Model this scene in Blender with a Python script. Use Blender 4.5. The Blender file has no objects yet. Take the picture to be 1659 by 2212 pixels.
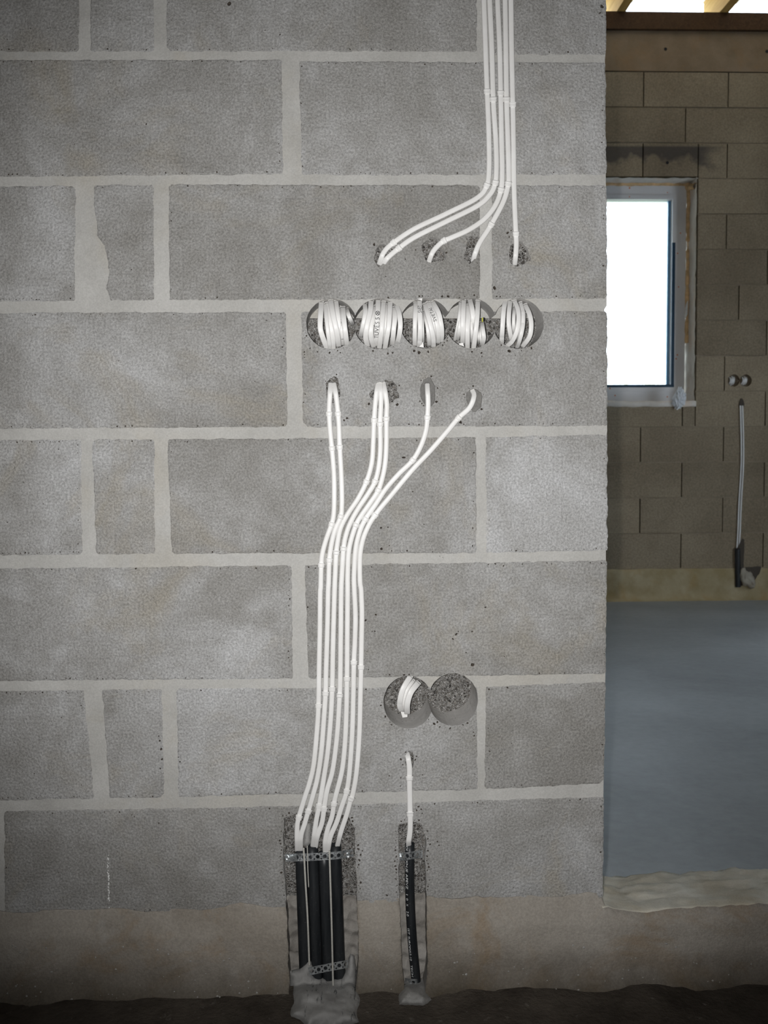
import bpy, bmesh, math, random
import numpy as np
from mathutils import Vector, Matrix, noise
from mathutils.geometry import delaunay_2d_cdt

random.seed(7)
rng = np.random.default_rng(7)
scene = bpy.context.scene
COL = scene.collection

# ------------------------------------------------------------------ camera
F_PX, CX, CY = 2238.0, 829.5, 1106.0          # focal length in pixels of the 1659 x 2212 frame
PITCH, YAW, ROLL, DIST = 0.0576, 0.036, -0.0054, 1.655
fwd = Vector((math.sin(YAW) * math.cos(PITCH), math.cos(YAW) * math.cos(PITCH), -math.sin(PITCH)))
r0 = Vector((math.cos(YAW), -math.sin(YAW), 0.0))
u0 = r0.cross(fwd)
CR = r0 * math.cos(ROLL) + u0 * math.sin(ROLL)
CU = u0 * math.cos(ROLL) - r0 * math.sin(ROLL)


def ray(px, py):
    return fwd + CR * ((px - CX) / F_PX) - CU * ((py - CY) / F_PX)


def _z(px, py, dist):
    d = ray(px, py)
    return d.z * dist / d.y


CAM_H = -_z(700, 2163, DIST - 0.03)           # the wall meets the floor (z = 0) here
CAM = Vector((0.0, -DIST, CAM_H))


def W(px, py, Y=0.0):
    """point of the plane y = Y that stands where the photograph shows (px, py)"""
    d = ray(px, py)
    t = (Y + DIST) / d.y
    return CAM + d * t


def P(px, py, dy=0.0):
    """point measured on the near wall's face (y = 0), moved straight in by dy"""
    v = W(px, py, 0.0)
    v.y = dy
    return v


MM = DIST / F_PX                               # metres per pixel on the near wall

cam_data = bpy.data.cameras.new('camera')
cam_data.sensor_fit = 'VERTICAL'
cam_data.sensor_height = 36.0
cam_data.lens = F_PX / 2212.0 * 36.0
cam_data.clip_start = 0.05
cam_data.dof.use_dof = True
cam_data.dof.focus_distance = 1.66
cam_data.dof.aperture_fstop = 13.0
cam = bpy.data.objects.new('camera', cam_data)
COL.objects.link(cam)
cam.matrix_world = Matrix((
    (CR.x, CU.x, -fwd.x, CAM.x), (CR.y, CU.y, -fwd.y, CAM.y),
    (CR.z, CU.z, -fwd.z, CAM.z), (0, 0, 0, 1)))
scene.camera = cam

# ------------------------------------------------------------------ sky, flash, exposure
world = bpy.data.worlds.new('overcast_sky')
scene.world = world
world.use_nodes = True
world.node_tree.nodes['Background'].inputs[0].default_value = (0.84, 0.96, 1.10, 1)
world.node_tree.nodes['Background'].inputs[1].default_value = 5.0

flash_data = bpy.data.lights.new('camera_flash', 'SPOT')       # the flash beside the lens
flash_data.energy = 119.0
flash_data.spot_size = math.radians(77)
flash_data.spot_blend = 1.0
flash_data.shadow_soft_size = 0.007
flash_data.color = (1.0, 0.992, 0.992)
flash = bpy.data.objects.new('camera_flash', flash_data)
COL.objects.link(flash)
flash.location = CAM - CR * 0.027 - CU * 0.004 + fwd * 0.02
flash_aim = ray(900, 960)
flash.rotation_euler = flash_aim.to_track_quat('-Z', 'Y').to_euler()

scene.view_settings.view_transform = 'Standard'
scene.view_settings.look = 'None'
scene.view_settings.gamma = 1.0
scene.view_settings.use_curve_mapping = False
scene.view_settings.exposure = 0.0
scene.cycles.use_denoising = True
scene.cycles.max_bounces = 6
scene.cycles.diffuse_bounces = 3
scene.cycles.adaptive_threshold = 0.045
scene.cycles.sample_clamp_indirect = 6.0


# ------------------------------------------------------------------ material helpers
class NT:
    def __init__(self, name):
        self.m = bpy.data.materials.new(name)
        self.m.use_nodes = True
        self.t = self.m.node_tree
        self.bsdf = self.t.nodes['Principled BSDF']
        self._co = None

    def n(self, typ, **kw):
        nd = self.t.nodes.new(typ)
        for k, v in kw.items():
            setattr(nd, k, v)
        return nd

    def link(self, a, b):
        self.t.links.new(a, b)

    def co(self):
        if self._co is None:
            self._co = self.n('ShaderNodeTexCoord').outputs['Object']
        return self._co

    def put(self, sock, v):
        if isinstance(v, bpy.types.NodeSocket):
            self.link(v, sock)
        else:
            sock.default_value = v

    def noise(self, scale, detail=3.0, rough=0.55, vec=None, dist=0.0):
        nd = self.n('ShaderNodeTexNoise')
        self.link(vec or self.co(), nd.inputs['Vector'])
        nd.inputs['Scale'].default_value = scale
        nd.inputs['Detail'].default_value = detail
        nd.inputs['Roughness'].default_value = rough
        nd.inputs['Distortion'].default_value = dist
        return nd.outputs['Fac']

    def vor(self, scale, feature='F1', vec=None, out='Distance', rand=1.0):
        nd = self.n('ShaderNodeTexVoronoi', feature=feature)
        self.link(vec or self.co(), nd.inputs['Vector'])
        nd.inputs['Scale'].default_value = scale
        nd.inputs['Randomness'].default_value = rand
        return nd.outputs[out]

    def ramp(self, fac, a, b, ca=(0, 0, 0, 1), cb=(1, 1, 1, 1)):
        nd = self.n('ShaderNodeMapRange')
        self.link(fac, nd.inputs[0])
        nd.inputs[1].default_value = a
        nd.inputs[2].default_value = b
        nd.clamp = True
        return nd.outputs[0]

    def mix(self, fac, a, b, blend='MIX'):
        nd = self.n('ShaderNodeMix', data_type='RGBA', blend_type=blend)
        self.put(nd.inputs[0], fac)
        self.put(nd.inputs[6], a)
        self.put(nd.inputs[7], b)
        return nd.outputs[2]

    def math(self, op, a, b=0.0):
        nd = self.n('ShaderNodeMath', operation=op)
        self.put(nd.inputs[0], a)
        self.put(nd.inputs[1], b)
        return nd.outputs[0]

    def bump(self, h, strength=0.5, dist=0.001, prev=None):
        nd = self.n('ShaderNodeBump')
        self.link(h, nd.inputs['Height'])
        nd.inputs['Strength'].default_value = strength
        nd.inputs['Distance'].default_value = dist
        if prev is not None:
            self.link(prev, nd.inputs['Normal'])
        return nd.outputs[0]

    def done(self, color, rough=0.9, spec=0.2, normal=None, metallic=0.0):
        b = self.bsdf
        self.put(b.inputs['Base Color'], color)
        self.put(b.inputs['Roughness'], rough)
        b.inputs['Specular IOR Level'].default_value = spec
        b.inputs['Metallic'].default_value = metallic
        if normal is not None:
            self.link(normal, b.inputs['Normal'])
        return self.m


def rgb(r, g, b):
    return (r, g, b, 1.0)


def srgb(r, g, b):
    f = lambda c: (c / 255 / 12.92) if c <= 10 else ((c / 255 + 0.055) / 1.055) ** 2.4
    return (f(r), f(g), f(b), 1.0)


M = {}
DF = 6.02                                        # distance of the far wall from the camera
YF = DF - DIST
STAIN_Z0, STAIN_Z1, STAIN_X = W(1450, 356, YF).z, W(1450, 316, YF).z, W(1560, 340, YF).x


def make_block_mat():
    n = NT('lightweight_concrete_block')
    big = n.noise(4.2, 3, 0.62, dist=0.4)
    mid = n.noise(30.0, 4, 0.7)
    fine = n.noise(290.0, 3, 0.75)
    grain = n.noise(700.0, 2, 0.6)
    c = n.mix(n.ramp(big, 0.34, 0.64), rgb(0.265, 0.258, 0.245), rgb(0.400, 0.398, 0.395))
    c = n.mix(n.ramp(mid, 0.34, 0.66), n.mix(0.55, c, rgb(0.22, 0.212, 0.195)), c)
    # pale lime bloom
    c = n.mix(n.math('MULTIPLY', n.ramp(n.noise(3.4, 4, 0.66, dist=0.8), 0.50, 0.70), 0.50), c, rgb(0.52, 0.525, 0.535))
    # warm dust patches
    c = n.mix(n.math('MULTIPLY', n.ramp(n.noise(4.6, 4, 0.66, dist=1.2), 0.54, 0.70), 0.45), c, rgb(0.31, 0.275, 0.21))
    # granular speckle
    sp = n.ramp(fine, 0.36, 0.66)
    c = n.mix(0.62, c, n.mix(sp, rgb(0.27, 0.268, 0.26), rgb(0.74, 0.74, 0.735)), 'OVERLAY')
    c = n.mix(n.math('MULTIPLY', n.ramp(grain, 0.56, 0.72), 0.35), c, rgb(0.56, 0.56, 0.55))
    # rougher, open textured zones
    pore = n.ramp(n.vor(190.0), 0.26, 0.14)
    gate = n.ramp(n.noise(7.0, 4, 0.65), 0.52, 0.66)
    c = n.mix(n.math('MULTIPLY', n.math('MULTIPLY', pore, gate), 0.42), c, rgb(0.09, 0.083, 0.075))
    oi = n.n('ShaderNodeObjectInfo').outputs['Random']
    c = n.mix(1.0, c, n.mix(oi, rgb(0.84, 0.835, 0.82), rgb(1.06, 1.065, 1.07)), 'MULTIPLY')
    h = n.math('ADD', n.math('MULTIPLY', fine, 1.0), n.math('MULTIPLY', n.vor(240.0), 0.7))
    return n.done(c, 0.92, 0.15, n.bump(h, 0.8, 0.0018))


def make_cut_mat():
    n = NT('sawn_concrete')
    c = n.mix(n.ramp(n.noise(60, 4), 0.3, 0.7), rgb(0.56, 0.545, 0.52), rgb(0.68, 0.665, 0.64))
    peb = n.ramp(n.vor(170.0), 0.30, 0.22)
    c = n.mix(n.math('MULTIPLY', peb, n.math('MULTIPLY', n.ramp(n.noise(30, 2), 0.5, 0.6), 0.5)), c, rgb(0.11, 0.095, 0.08))
    return n.done(c, 0.9, 0.15, n.bump(n.noise(300, 3), 0.4, 0.001))


def make_aggregate_mat():
    n = NT('broken_expanded_clay_aggregate')
    warp = n.n('ShaderNodeVectorMath', operation='ADD')
    nz = n.n('ShaderNodeTexNoise')
    n.link(n.co(), nz.inputs['Vector'])
    nz.inputs['Scale'].default_value = 200.0
    sc = n.n('ShaderNodeVectorMath', operation='SCALE')
    n.link(nz.outputs['Color'], sc.inputs[0])
    sc.inputs['Scale'].default_value = 0.0035
    n.link(n.co(), warp.inputs[0])
    n.link(sc.outputs[0], warp.inputs[1])
    vec = warp.outputs[0]
    v1 = n.vor(200.0, vec=vec)
    edge = n.vor(200.0, feature='DISTANCE_TO_EDGE', vec=vec)
    edge2 = n.vor(420.0, feature='DISTANCE_TO_EDGE', vec=vec)
    cellcol = n.vor(200.0, vec=vec, out='Color')
    sep = n.n('ShaderNodeSeparateColor')
    n.link(cellcol, sep.inputs[0])
    paste = n.mix(n.ramp(n.noise(260, 3), 0.3, 0.7), rgb(0.34, 0.33, 0.31), rgb(0.66, 0.65, 0.63))
    clay = n.mix(sep.outputs[0], rgb(0.05, 0.046, 0.042), rgb(0.24, 0.22, 0.195))
    big = n.math('MULTIPLY', n.ramp(edge, 0.10, 0.20), n.ramp(sep.outputs[1], 0.22, 0.32))
    fill = n.mix(n.ramp(edge2, 0.06, 0.14), paste, n.mix(n.noise(300, 2), rgb(0.17, 0.16, 0.145), rgb(0.36, 0.345, 0.32)))
    c = n.mix(big, fill, clay)
    h = n.math('ADD', n.math('MULTIPLY', n.ramp(edge, 0.2, 0.0), 1.0), n.math('MULTIPLY', n.ramp(edge2, 0.2, 0.0), 0.4))
    return n.done(c, 0.95, 0.1, n.bump(h, 0.9, 0.003))


def make_pebble_mat():
    n = NT('clay_pore')
    c = n.mix(n.noise(200, 2), rgb(0.045, 0.04, 0.035), rgb(0.12, 0.10, 0.08))
    return n.done(c, 0.95, 0.1)


def make_mortar_mat(name, a, b, warm):
    n = NT(name)
    c = n.mix(n.ramp(n.noise(9, 4, 0.6), 0.3, 0.7), a, b)
    c = n.mix(n.math('MULTIPLY', n.ramp(n.noise(5.0, 4, 0.6, dist=0.8), 0.52, 0.72), 0.55), c, warm)
    c = n.mix(0.30, c, n.mix(n.ramp(n.noise(420, 3, 0.65), 0.3, 0.7), rgb(0.33, 0.33, 0.33), rgb(0.68, 0.68, 0.68)), 'OVERLAY')
    h = n.math('ADD', n.noise(70, 4, 0.6), n.math('MULTIPLY', n.noise(500, 2), 0.35))
    return n.done(c, 0.92, 0.15, n.bump(h, 0.55, 0.002))


def make_streaky_grout():
    n = NT('streaky_wet_grout')
    c = n.mix(n.ramp(n.noise(12, 4, 0.6), 0.3, 0.7), rgb(0.27, 0.265, 0.255), rgb(0.40, 0.395, 0.38))
    mp = n.n('ShaderNodeMapping')
    n.link(n.co(), mp.inputs[0])
    mp.inputs['Scale'].default_value = (1, 0.15, 0.15)
    st = n.ramp(n.noise(190, 4, 0.65, vec=mp.outputs[0], dist=0.3), 0.60, 0.68)
    gate = n.ramp(n.noise(30, 3, 0.6), 0.42, 0.55)
    c = n.mix(n.math('MULTIPLY', n.math('MULTIPLY', st, gate), 0.85), c, rgb(0.045, 0.055, 0.06))
    h = n.math('ADD', n.noise(70, 4, 0.6), n.math('MULTIPLY', st, -0.6))
    return n.done(c, 0.92, 0.15, n.bump(h, 0.6, 0.002))


def make_footing_mat():
    n = NT('stained_footing_concrete')
    c = n.mix(n.ramp(n.noise(4, 5, 0.6, dist=0.5), 0.3, 0.7), rgb(0.240, 0.212, 0.174), rgb(0.395, 0.365, 0.322))
    c = n.mix(n.math('MULTIPLY', n.ramp(n.noise(7, 5, 0.65, dist=1.2), 0.52, 0.70), 0.55), c, rgb(0.255, 0.175, 0.095))
    c = n.mix(n.math('MULTIPLY', n.ramp(n.noise(14, 5, 0.7), 0.60, 0.72), 0.6), c, rgb(0.36, 0.34, 0.31))
    # damp soil line: it climbs unevenly from the floor
    sep = n.n('ShaderNodeSeparateXYZ')
    n.link(n.co(), sep.inputs[0])
    z = n.math('ADD', sep.outputs[2], n.math('MULTIPLY', n.noise(9, 5, 0.7), -0.075))
    c = n.mix(n.math('MULTIPLY', n.ramp(z, 0.035, -0.045), 0.80), c, rgb(0.055, 0.043, 0.027))
    c = n.mix(0.4, c, n.mix(n.ramp(n.noise(260, 4, 0.7), 0.3, 0.7), rgb(0.3, 0.3, 0.3), rgb(0.7, 0.7, 0.7)), 'OVERLAY')
    h = n.math('ADD', n.noise(45, 5, 0.65), n.math('MULTIPLY', n.noise(380, 2), 0.3))
    return n.done(c, 0.93, 0.12, n.bump(h, 0.6, 0.004))


def make_dirt_mat():
    n = NT('dirty_unfinished_floor')
    c = n.mix(n.ramp(n.noise(9, 6, 0.7), 0.3, 0.7), rgb(0.045, 0.037, 0.030), rgb(0.115, 0.098, 0.080))
    c = n.mix(n.math('MULTIPLY', n.ramp(n.noise(40, 5, 0.7), 0.62, 0.75), 0.6), c, rgb(0.28, 0.26, 0.23))
    return n.done(c, 0.95, 0.1, n.bump(n.noise(90, 5, 0.7), 0.8, 0.006))


def make_far_floor_mat():
    n = NT('floated_concrete_floor')
    c = n.mix(n.ramp(n.noise(1.6, 5, 0.6, dist=0.4), 0.3, 0.7), rgb(0.235, 0.250, 0.258), rgb(0.345, 0.370, 0.382))
    c = n.mix(0.3, c, n.mix(n.ramp(n.noise(30, 5, 0.7), 0.3, 0.7), rgb(0.35, 0.35, 0.35), rgb(0.65, 0.65, 0.65)), 'OVERLAY')
    return n.done(c, n.mix(n.noise(3, 4), rgb(0.42, 0.42, 0.42), rgb(0.62, 0.62, 0.62)), 0.5, n.bump(n.noise(14, 4), 0.25, 0.004))


def make_far_block_mat():
    n = NT('grey_brown_block')
    c = n.mix(n.ramp(n.noise(2.2, 4, 0.6), 0.3, 0.7), rgb(0.215, 0.172, 0.118), rgb(0.325, 0.268, 0.190))
    c = n.mix(0.55, c, n.mix(n.ramp(n.noise(85, 3, 0.7), 0.3, 0.7), rgb(0.3, 0.3, 0.3), rgb(0.7, 0.7, 0.7)), 'OVERLAY')
    # damp stain over the window, seeping down from the bed joint
    sep = n.n('ShaderNodeSeparateXYZ')
    n.link(n.co(), sep.inputs[0])
    wob = n.math('MULTIPLY', n.math('SUBTRACT', n.noise(4.0, 4, 0.6), 0.5), 0.42)
    zl = n.math('ADD', sep.outputs[2], wob)
    below = n.ramp(zl, STAIN_Z0 - 0.02, STAIN_Z0 + 0.02)
    above = n.ramp(sep.outputs[2], STAIN_Z1 + 0.006, STAIN_Z1 - 0.006)
    left = n.ramp(n.math('ADD', sep.outputs[0], n.math('MULTIPLY', wob, 2.0)), STAIN_X + 0.10, STAIN_X - 0.12)
    st = n.math('MULTIPLY', n.math('MULTIPLY', below, above), left)
    c = n.mix(n.math('MULTIPLY', st, 0.85), c, rgb(0.085, 0.076, 0.070))
    oi = n.n('ShaderNodeObjectInfo').outputs['Random']
    c = n.mix(1.0, c, n.mix(oi, rgb(0.88, 0.88, 0.88), rgb(1.08, 1.08, 1.08)), 'MULTIPLY')
    return n.done(c, 0.95, 0.1, n.bump(n.noise(120, 3), 0.6, 0.003))


def make_plain(name, col, rough=0.6, spec=0.3, var=0.12, scale=40.0, metallic=0.0, bump=0.0):
    n = NT(name)
    c0 = tuple(x * (1 - var) for x in col[:3]) + (1,)
    c1 = tuple(min(1, x * (1 + var)) for x in col[:3]) + (1,)
    c = n.mix(n.ramp(n.noise(scale, 4, 0.6), 0.3, 0.7), c0, c1)
    nm = n.bump(n.noise(scale * 6, 3), bump, 0.001) if bump else None
    return n.done(c, rough, spec, nm, metallic)


def make_wood(name, a, b):
    n = NT(name)
    mp = n.n('ShaderNodeMapping')
    n.link(n.co(), mp.inputs[0])
    mp.inputs['Scale'].default_value = (14, 1.2, 14)
    c = n.mix(n.ramp(n.noise(3.0, 5, 0.65, vec=mp.outputs[0], dist=1.5), 0.3, 0.7), a, b)
    return n.done(c, 0.75, 0.25)


def make_galvanised():
    n = NT('galvanised_steel')
    c = n.mix(n.ramp(n.noise(260, 3), 0.35, 0.65), rgb(0.42, 0.45, 0.46), rgb(0.80, 0.83, 0.84))
    return n.done(c, 0.34, 0.5, n.bump(n.noise(140, 3), 0.5, 0.002), 0.85)


def make_conduit():
    n = NT('black_polyethylene')
    mp = n.n('ShaderNodeMapping')
    n.link(n.co(), mp.inputs[0])
    mp.inputs['Scale'].default_value = (1, 1, 0.12)
    c = n.mix(n.ramp(n.noise(120, 4, 0.6, vec=mp.outputs[0]), 0.35, 0.75), rgb(0.010, 0.012, 0.014), rgb(0.030, 0.032, 0.034))
    dust = n.math('MULTIPLY', n.ramp(n.noise(300, 3, 0.7), 0.64, 0.74), 0.5)
    c = n.mix(dust, c, rgb(0.16, 0.16, 0.16))
    return n.done(c, 0.42, 0.4, n.bump(n.noise(60, 3), 0.15, 0.001))


def make_cable():
    n = NT('white_pvc_sheath')
    mp = n.n('ShaderNodeMapping')
    n.link(n.co(), mp.inputs[0])
    c = n.mix(n.ramp(n.noise(22, 4, 0.6), 0.35, 0.75), rgb(0.70, 0.69, 0.665), rgb(0.775, 0.77, 0.75))
    dirt = n.math('MULTIPLY', n.ramp(n.noise(170, 4, 0.7, dist=0.5), 0.66, 0.78), 0.55)
    c = n.mix(dirt, c, rgb(0.40, 0.36, 0.30))
    return n.done(c, 0.42, 0.35, n.bump(n.noise(80, 2), 0.12, 0.001))


def make_frame_mat():
    n = NT('window_frame_film')
    base = n.mix(n.noise(6, 3), rgb(0.66, 0.65, 0.65), rgb(0.78, 0.77, 0.77))
    mp = n.n('ShaderNodeMapping')
    n.link(n.co(), mp.inputs[0])
    mp.inputs['Scale'].default_value = (1, 0, 1)
    d = n.ramp(n.vor(20.0, vec=mp.outputs[0], rand=0.75), 0.115, 0.085)
    c = n.mix(n.math('MULTIPLY', d, 0.9), base, rgb(0.62, 0.17, 0.04))
    return n.done(c, 0.45, 0.4)


def make_membrane():
    n = NT('translucent_roof_membrane')
    t = n.t
    tr = n.n('ShaderNodeBsdfTranslucent')
    tr.inputs['Color'].default_value = (0.385, 0.345, 0.28, 1)
    df = n.n('ShaderNodeBsdfDiffuse')
    df.inputs['Color'].default_value = (0.6, 0.57, 0.5, 1)
    mx = n.n('ShaderNodeMixShader')
    mx.inputs[0].default_value = 0.42
    n.link(tr.outputs[0], mx.inputs[1])
    n.link(df.outputs[0], mx.inputs[2])
    n.link(mx.outputs[0], t.nodes['Material Output'].inputs['Surface'])
    return n.m


def make_glass():
    n = NT('window_glass')
    tr = n.n('ShaderNodeBsdfTransparent')
    tr.inputs['Color'].default_value = (0.93, 0.95, 0.95, 1)
    gl = n.n('ShaderNodeBsdfGlossy')
    gl.inputs['Roughness'].default_value = 0.02
    fr = n.n('ShaderNodeFresnel')
    mx = n.n('ShaderNodeMixShader')
    n.link(fr.outputs[0], mx.inputs[0])
    n.link(tr.outputs[0], mx.inputs[1])
    n.link(gl.outputs[0], mx.inputs[2])
    n.link(mx.outputs[0], n.t.nodes['Material Output'].inputs['Surface'])
    return n.m


def make_bag():
    n = NT('crumpled_clear_film')
    c = n.mix(n.noise(30, 3), rgb(0.75, 0.80, 0.85), rgb(0.95, 0.97, 1.0))
    m = n.done(c, 0.22, 0.6)
    n.bsdf.inputs['Transmission Weight'].default_value = 0.25
    return m


M['block'] = make_block_mat()
M['cut'] = make_cut_mat()
M['agg'] = make_aggregate_mat()
M['pore'] = make_pebble_mat()
M['mortar'] = make_mortar_mat('pale_mortar', rgb(0.365, 0.358, 0.335), rgb(0.455, 0.448, 0.425), rgb(0.385, 0.355, 0.295))
M['smear'] = make_mortar_mat('dusty_mortar_smear', rgb(0.29, 0.275, 0.235), rgb(0.34, 0.325, 0.285), rgb(0.30, 0.275, 0.22))
M['grout'] = make_mortar_mat('fresh_grout', rgb(0.25, 0.245, 0.235), rgb(0.36, 0.355, 0.34), rgb(0.27, 0.255, 0.225))
M['streak'] = make_streaky_grout()
M['shaded_core'] = make_mortar_mat('shaded_drilled_core', rgb(0.15, 0.146, 0.138), rgb(0.20, 0.195, 0.185), rgb(0.17, 0.16, 0.14))  # concrete darkened to carry the shade inside two deeper cable holes
M['footing'] = make_footing_mat()
M['rubble'] = make_mortar_mat('broken_footing', rgb(0.17, 0.155, 0.135), rgb(0.42, 0.40, 0.37), rgb(0.20, 0.18, 0.15))
M['lump'] = make_mortar_mat('broken_plaster', rgb(0.26, 0.235, 0.19), rgb(0.44, 0.40, 0.33), rgb(0.30, 0.22, 0.15))
M['sill'] = make_mortar_mat('rough_sill_concrete', rgb(0.50, 0.46, 0.36), rgb(0.80, 0.77, 0.67), rgb(0.46, 0.36, 0.22))
M['dirt'] = make_dirt_mat()
M['farfloor'] = make_far_floor_mat()
M['farblock'] = make_far_block_mat()
M['farmortar'] = make_mortar_mat('brown_mortar', rgb(0.20, 0.165, 0.115), rgb(0.29, 0.24, 0.175), rgb(0.21, 0.16, 0.10))
M['farfooting'] = make_mortar_mat('ochre_footing', rgb(0.30, 0.235, 0.12), rgb(0.44, 0.37, 0.24), rgb(0.34, 0.22, 0.08))
M['ringbeam'] = make_mortar_mat('cast_ring_beam', rgb(0.21, 0.155, 0.10), rgb(0.28, 0.215, 0.15), rgb(0.27, 0.17, 0.085))
M['damp'] = make_mortar_mat('damp_lintel', rgb(0.105, 0.09, 0.078), rgb(0.15, 0.13, 0.112), rgb(0.11, 0.09, 0.07))
M['plaster'] = make_mortar_mat('plain_wall', rgb(0.24, 0.22, 0.19), rgb(0.31, 0.29, 0.25), rgb(0.25, 0.21, 0.15))
M['reveal'] = make_mortar_mat('reveal_mortar', rgb(0.62, 0.57, 0.50), rgb(0.80, 0.76, 0.70), rgb(0.74, 0.55, 0.38))
M['foam'] = make_plain('polyurethane_foam', rgb(0.66, 0.46, 0.25), 0.85, 0.1, 0.3, 25, 0, 0.6)
M['cable'] = make_cable()
M['conduit'] = make_conduit()
M['steel'] = make_galvanised()
M['cord'] = make_plain('grey_cord', rgb(0.46, 0.45, 0.41), 0.8, 0.2, 0.15, 300)
M['ink'] = make_plain('marker_ink', rgb(0.02, 0.02, 0.022), 0.6, 0.2)
M['print'] = make_plain('white_print', rgb(0.75, 0.76, 0.75), 0.6, 0.2)
M['chalk'] = make_plain('white_chalk', rgb(0.85, 0.85, 0.83), 0.9, 0.1)
M['yellowwire'] = make_plain('yellow_green_insulation', rgb(0.42, 0.42, 0.04), 0.5, 0.3)
M['frame'] = make_frame_mat()
M['gasket'] = make_plain('dark_blue_gasket', rgb(0.012, 0.045, 0.085), 0.4, 0.4)
M['spacer'] = make_plain('pale_blue_spacer', rgb(0.18, 0.42, 0.68), 0.35, 0.5)
M['glass'] = make_glass()
M['bag'] = make_bag()
M['membrane'] = make_membrane()
M['joist'] = make_wood('pine_joist', rgb(0.50, 0.30, 0.075), rgb(0.66, 0.43, 0.14))
M['plate'] = make_wood('dark_wall_plate', rgb(0.040, 0.020, 0.009), rgb(0.085, 0.045, 0.020))
M['leaf'] = make_plain('sunlit_leaf', rgb(0.80, 0.86, 0.62), 0.6, 0.3, 0.12, 3)
M['grass'] = make_plain('meadow', rgb(0.42, 0.44, 0.33), 0.9, 0.1, 0.2, 2)


# ------------------------------------------------------------------ object helpers
def link(name, me, mats, parent=None):
    o = bpy.data.objects.new(name, me)
    COL.objects.link(o)
    if not isinstance(mats, (list, tuple)):
        mats = [mats]
    for m in mats:
        me.materials.append(m)
    if parent is not None:
        o.parent = parent
    return o


def mesh_obj(name, verts, faces, mats, parent=None, smooth=False, idx=None):
    me = bpy.data.meshes.new(name)
    me.from_pydata([tuple(v) for v in verts], [], faces)
    if idx is not None:
        me.polygons.foreach_set('material_index', idx)
    if smooth:
        me.polygons.foreach_set('use_smooth', [True] * len(me.polygons))
    me.update()
    return link(name, me, mats, parent)


def empty(name, loc=(0, 0, 0)):
    o = bpy.data.objects.new(name, None)
    COL.objects.link(o)
    o.location = loc
    o.empty_display_size = 0.05
    return o


def tag(o, label=None, cat=None, group=None, kind=None):
    if label: o['label'] = label
    if cat: o['category'] = cat
    if group: o['group'] = group
    if kind: o['kind'] = kind
    return o


def box(name, lo, hi, mats, parent=None):
    x0, y0, z0 = lo
    x1, y1, z1 = hi
    v = [(x0, y0, z0), (x1, y0, z0), (x1, y1, z0), (x0, y1, z0), (x0, y0, z1), (x1, y0, z1), (x1, y1, z1), (x0, y1, z1)]
    f = [(0, 3, 2, 1), (4, 5, 6, 7), (0, 1, 5, 4), (1, 2, 6, 5), (2, 3, 7, 6), (3, 0, 4, 7)]
    return mesh_obj(name, v, f, mats, parent)


def pip(pts, poly):
    pts = np.asarray(pts, float)
    poly = np.asarray(poly, float)
    ins_all = np.zeros(len(pts), bool)
    lo, hi = poly.min(0), poly.max(0)
    sel = np.where((pts[:, 0] >= lo[0]) & (pts[:, 0] <= hi[0]) & (pts[:, 1] >= lo[1]) & (pts[:, 1] <= hi[1]))[0]
    if not len(sel):
        return ins_all
    a, b = poly, np.roll(poly, 1, 0)
    for k in range(0, len(sel), 4000):
        q = sel[k:k + 4000]
        x, y = pts[q, 0][:, None], pts[q, 1][:, None]
        c = (a[:, 1] > y) != (b[:, 1] > y)
        dy = b[:, 1] - a[:, 1]
        dy = np.where(dy == 0, 1e-12, dy)
        xx = (b[:, 0] - a[:, 0]) * (y - a[:, 1]) / dy + a[:, 0]
        ins_all[q] = (np.count_nonzero(c & (x < xx), axis=1) % 2) == 1
    return ins_all


def dist_poly(pts, poly):
    pts = np.asarray(pts, float)
    a = np.asarray(poly, float)
    d = np.roll(a, -1, 0) - a
    L = np.maximum((d * d).sum(1), 1e-9)
    out = np.empty(len(pts))
    for k in range(0, len(pts), 2000):
        p = pts[k:k + 2000]
        rx = p[:, 0:1] - a[:, 0]
        ry = p[:, 1:2] - a[:, 1]
        t = np.clip((rx * d[:, 0] + ry * d[:, 1]) / L, 0, 1)
        out[k:k + 2000] = np.sqrt(((rx - t * d[:, 0]) ** 2 + (ry - t * d[:, 1]) ** 2).min(1))
    return out


def bbox_hit(a, b, m=2):
    a = np.asarray(a); b = np.asarray(b)
    return not (a[:, 0].max() < b[:, 0].min() - m or b[:, 0].max() < a[:, 0].min() - m or
                a[:, 1].max() < b[:, 1].min() - m or b[:, 1].max() < a[:, 1].min() - m)


def dense(poly, step, jit=0.0, closed=True):
    out = []
    n = len(poly)
    for i in range(n if closed else n - 1):
        p = np.array(poly[i], float)
        q = np.array(poly[(i + 1) % n], float)
        L = np.hypot(*(q - p))
        k = max(1, int(round(L / step)))
        nrm = np.array([-(q - p)[1], (q - p)[0]]) / max(L, 1e-6)
        ph = random.random() * 100
        for s in range(k):
            t = s / k
            j = jit * (noise.noise((ph + t * L / 26.0, 0.3, 0)) * 1.4 + noise.noise((ph + t * L / 7.0, 4.3, 0)) * 1.0) if s else 0
            out.append(tuple(p + (q - p) * t + nrm * j))
    if not closed:
        out.append(tuple(poly[-1]))
    return out


def blob(cx, cy, rx, ry, n=26, jit=0.12, rot=0.0):
    ph = random.random() * 50
    out = []
    for i in range(n):
        a = 2 * math.pi * i / n
        k = 1 + jit * (noise.noise((ph + math.cos(a) * 1.5, math.sin(a) * 1.5, ph)) * 1.6 + random.uniform(-.5, .5))
        x, y = math.cos(a) * rx * k, math.sin(a) * ry * k
        out.append((cx + x * math.cos(rot) - y * math.sin(rot), cy + x * math.sin(rot) + y * math.cos(rot)))
    return out


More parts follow.
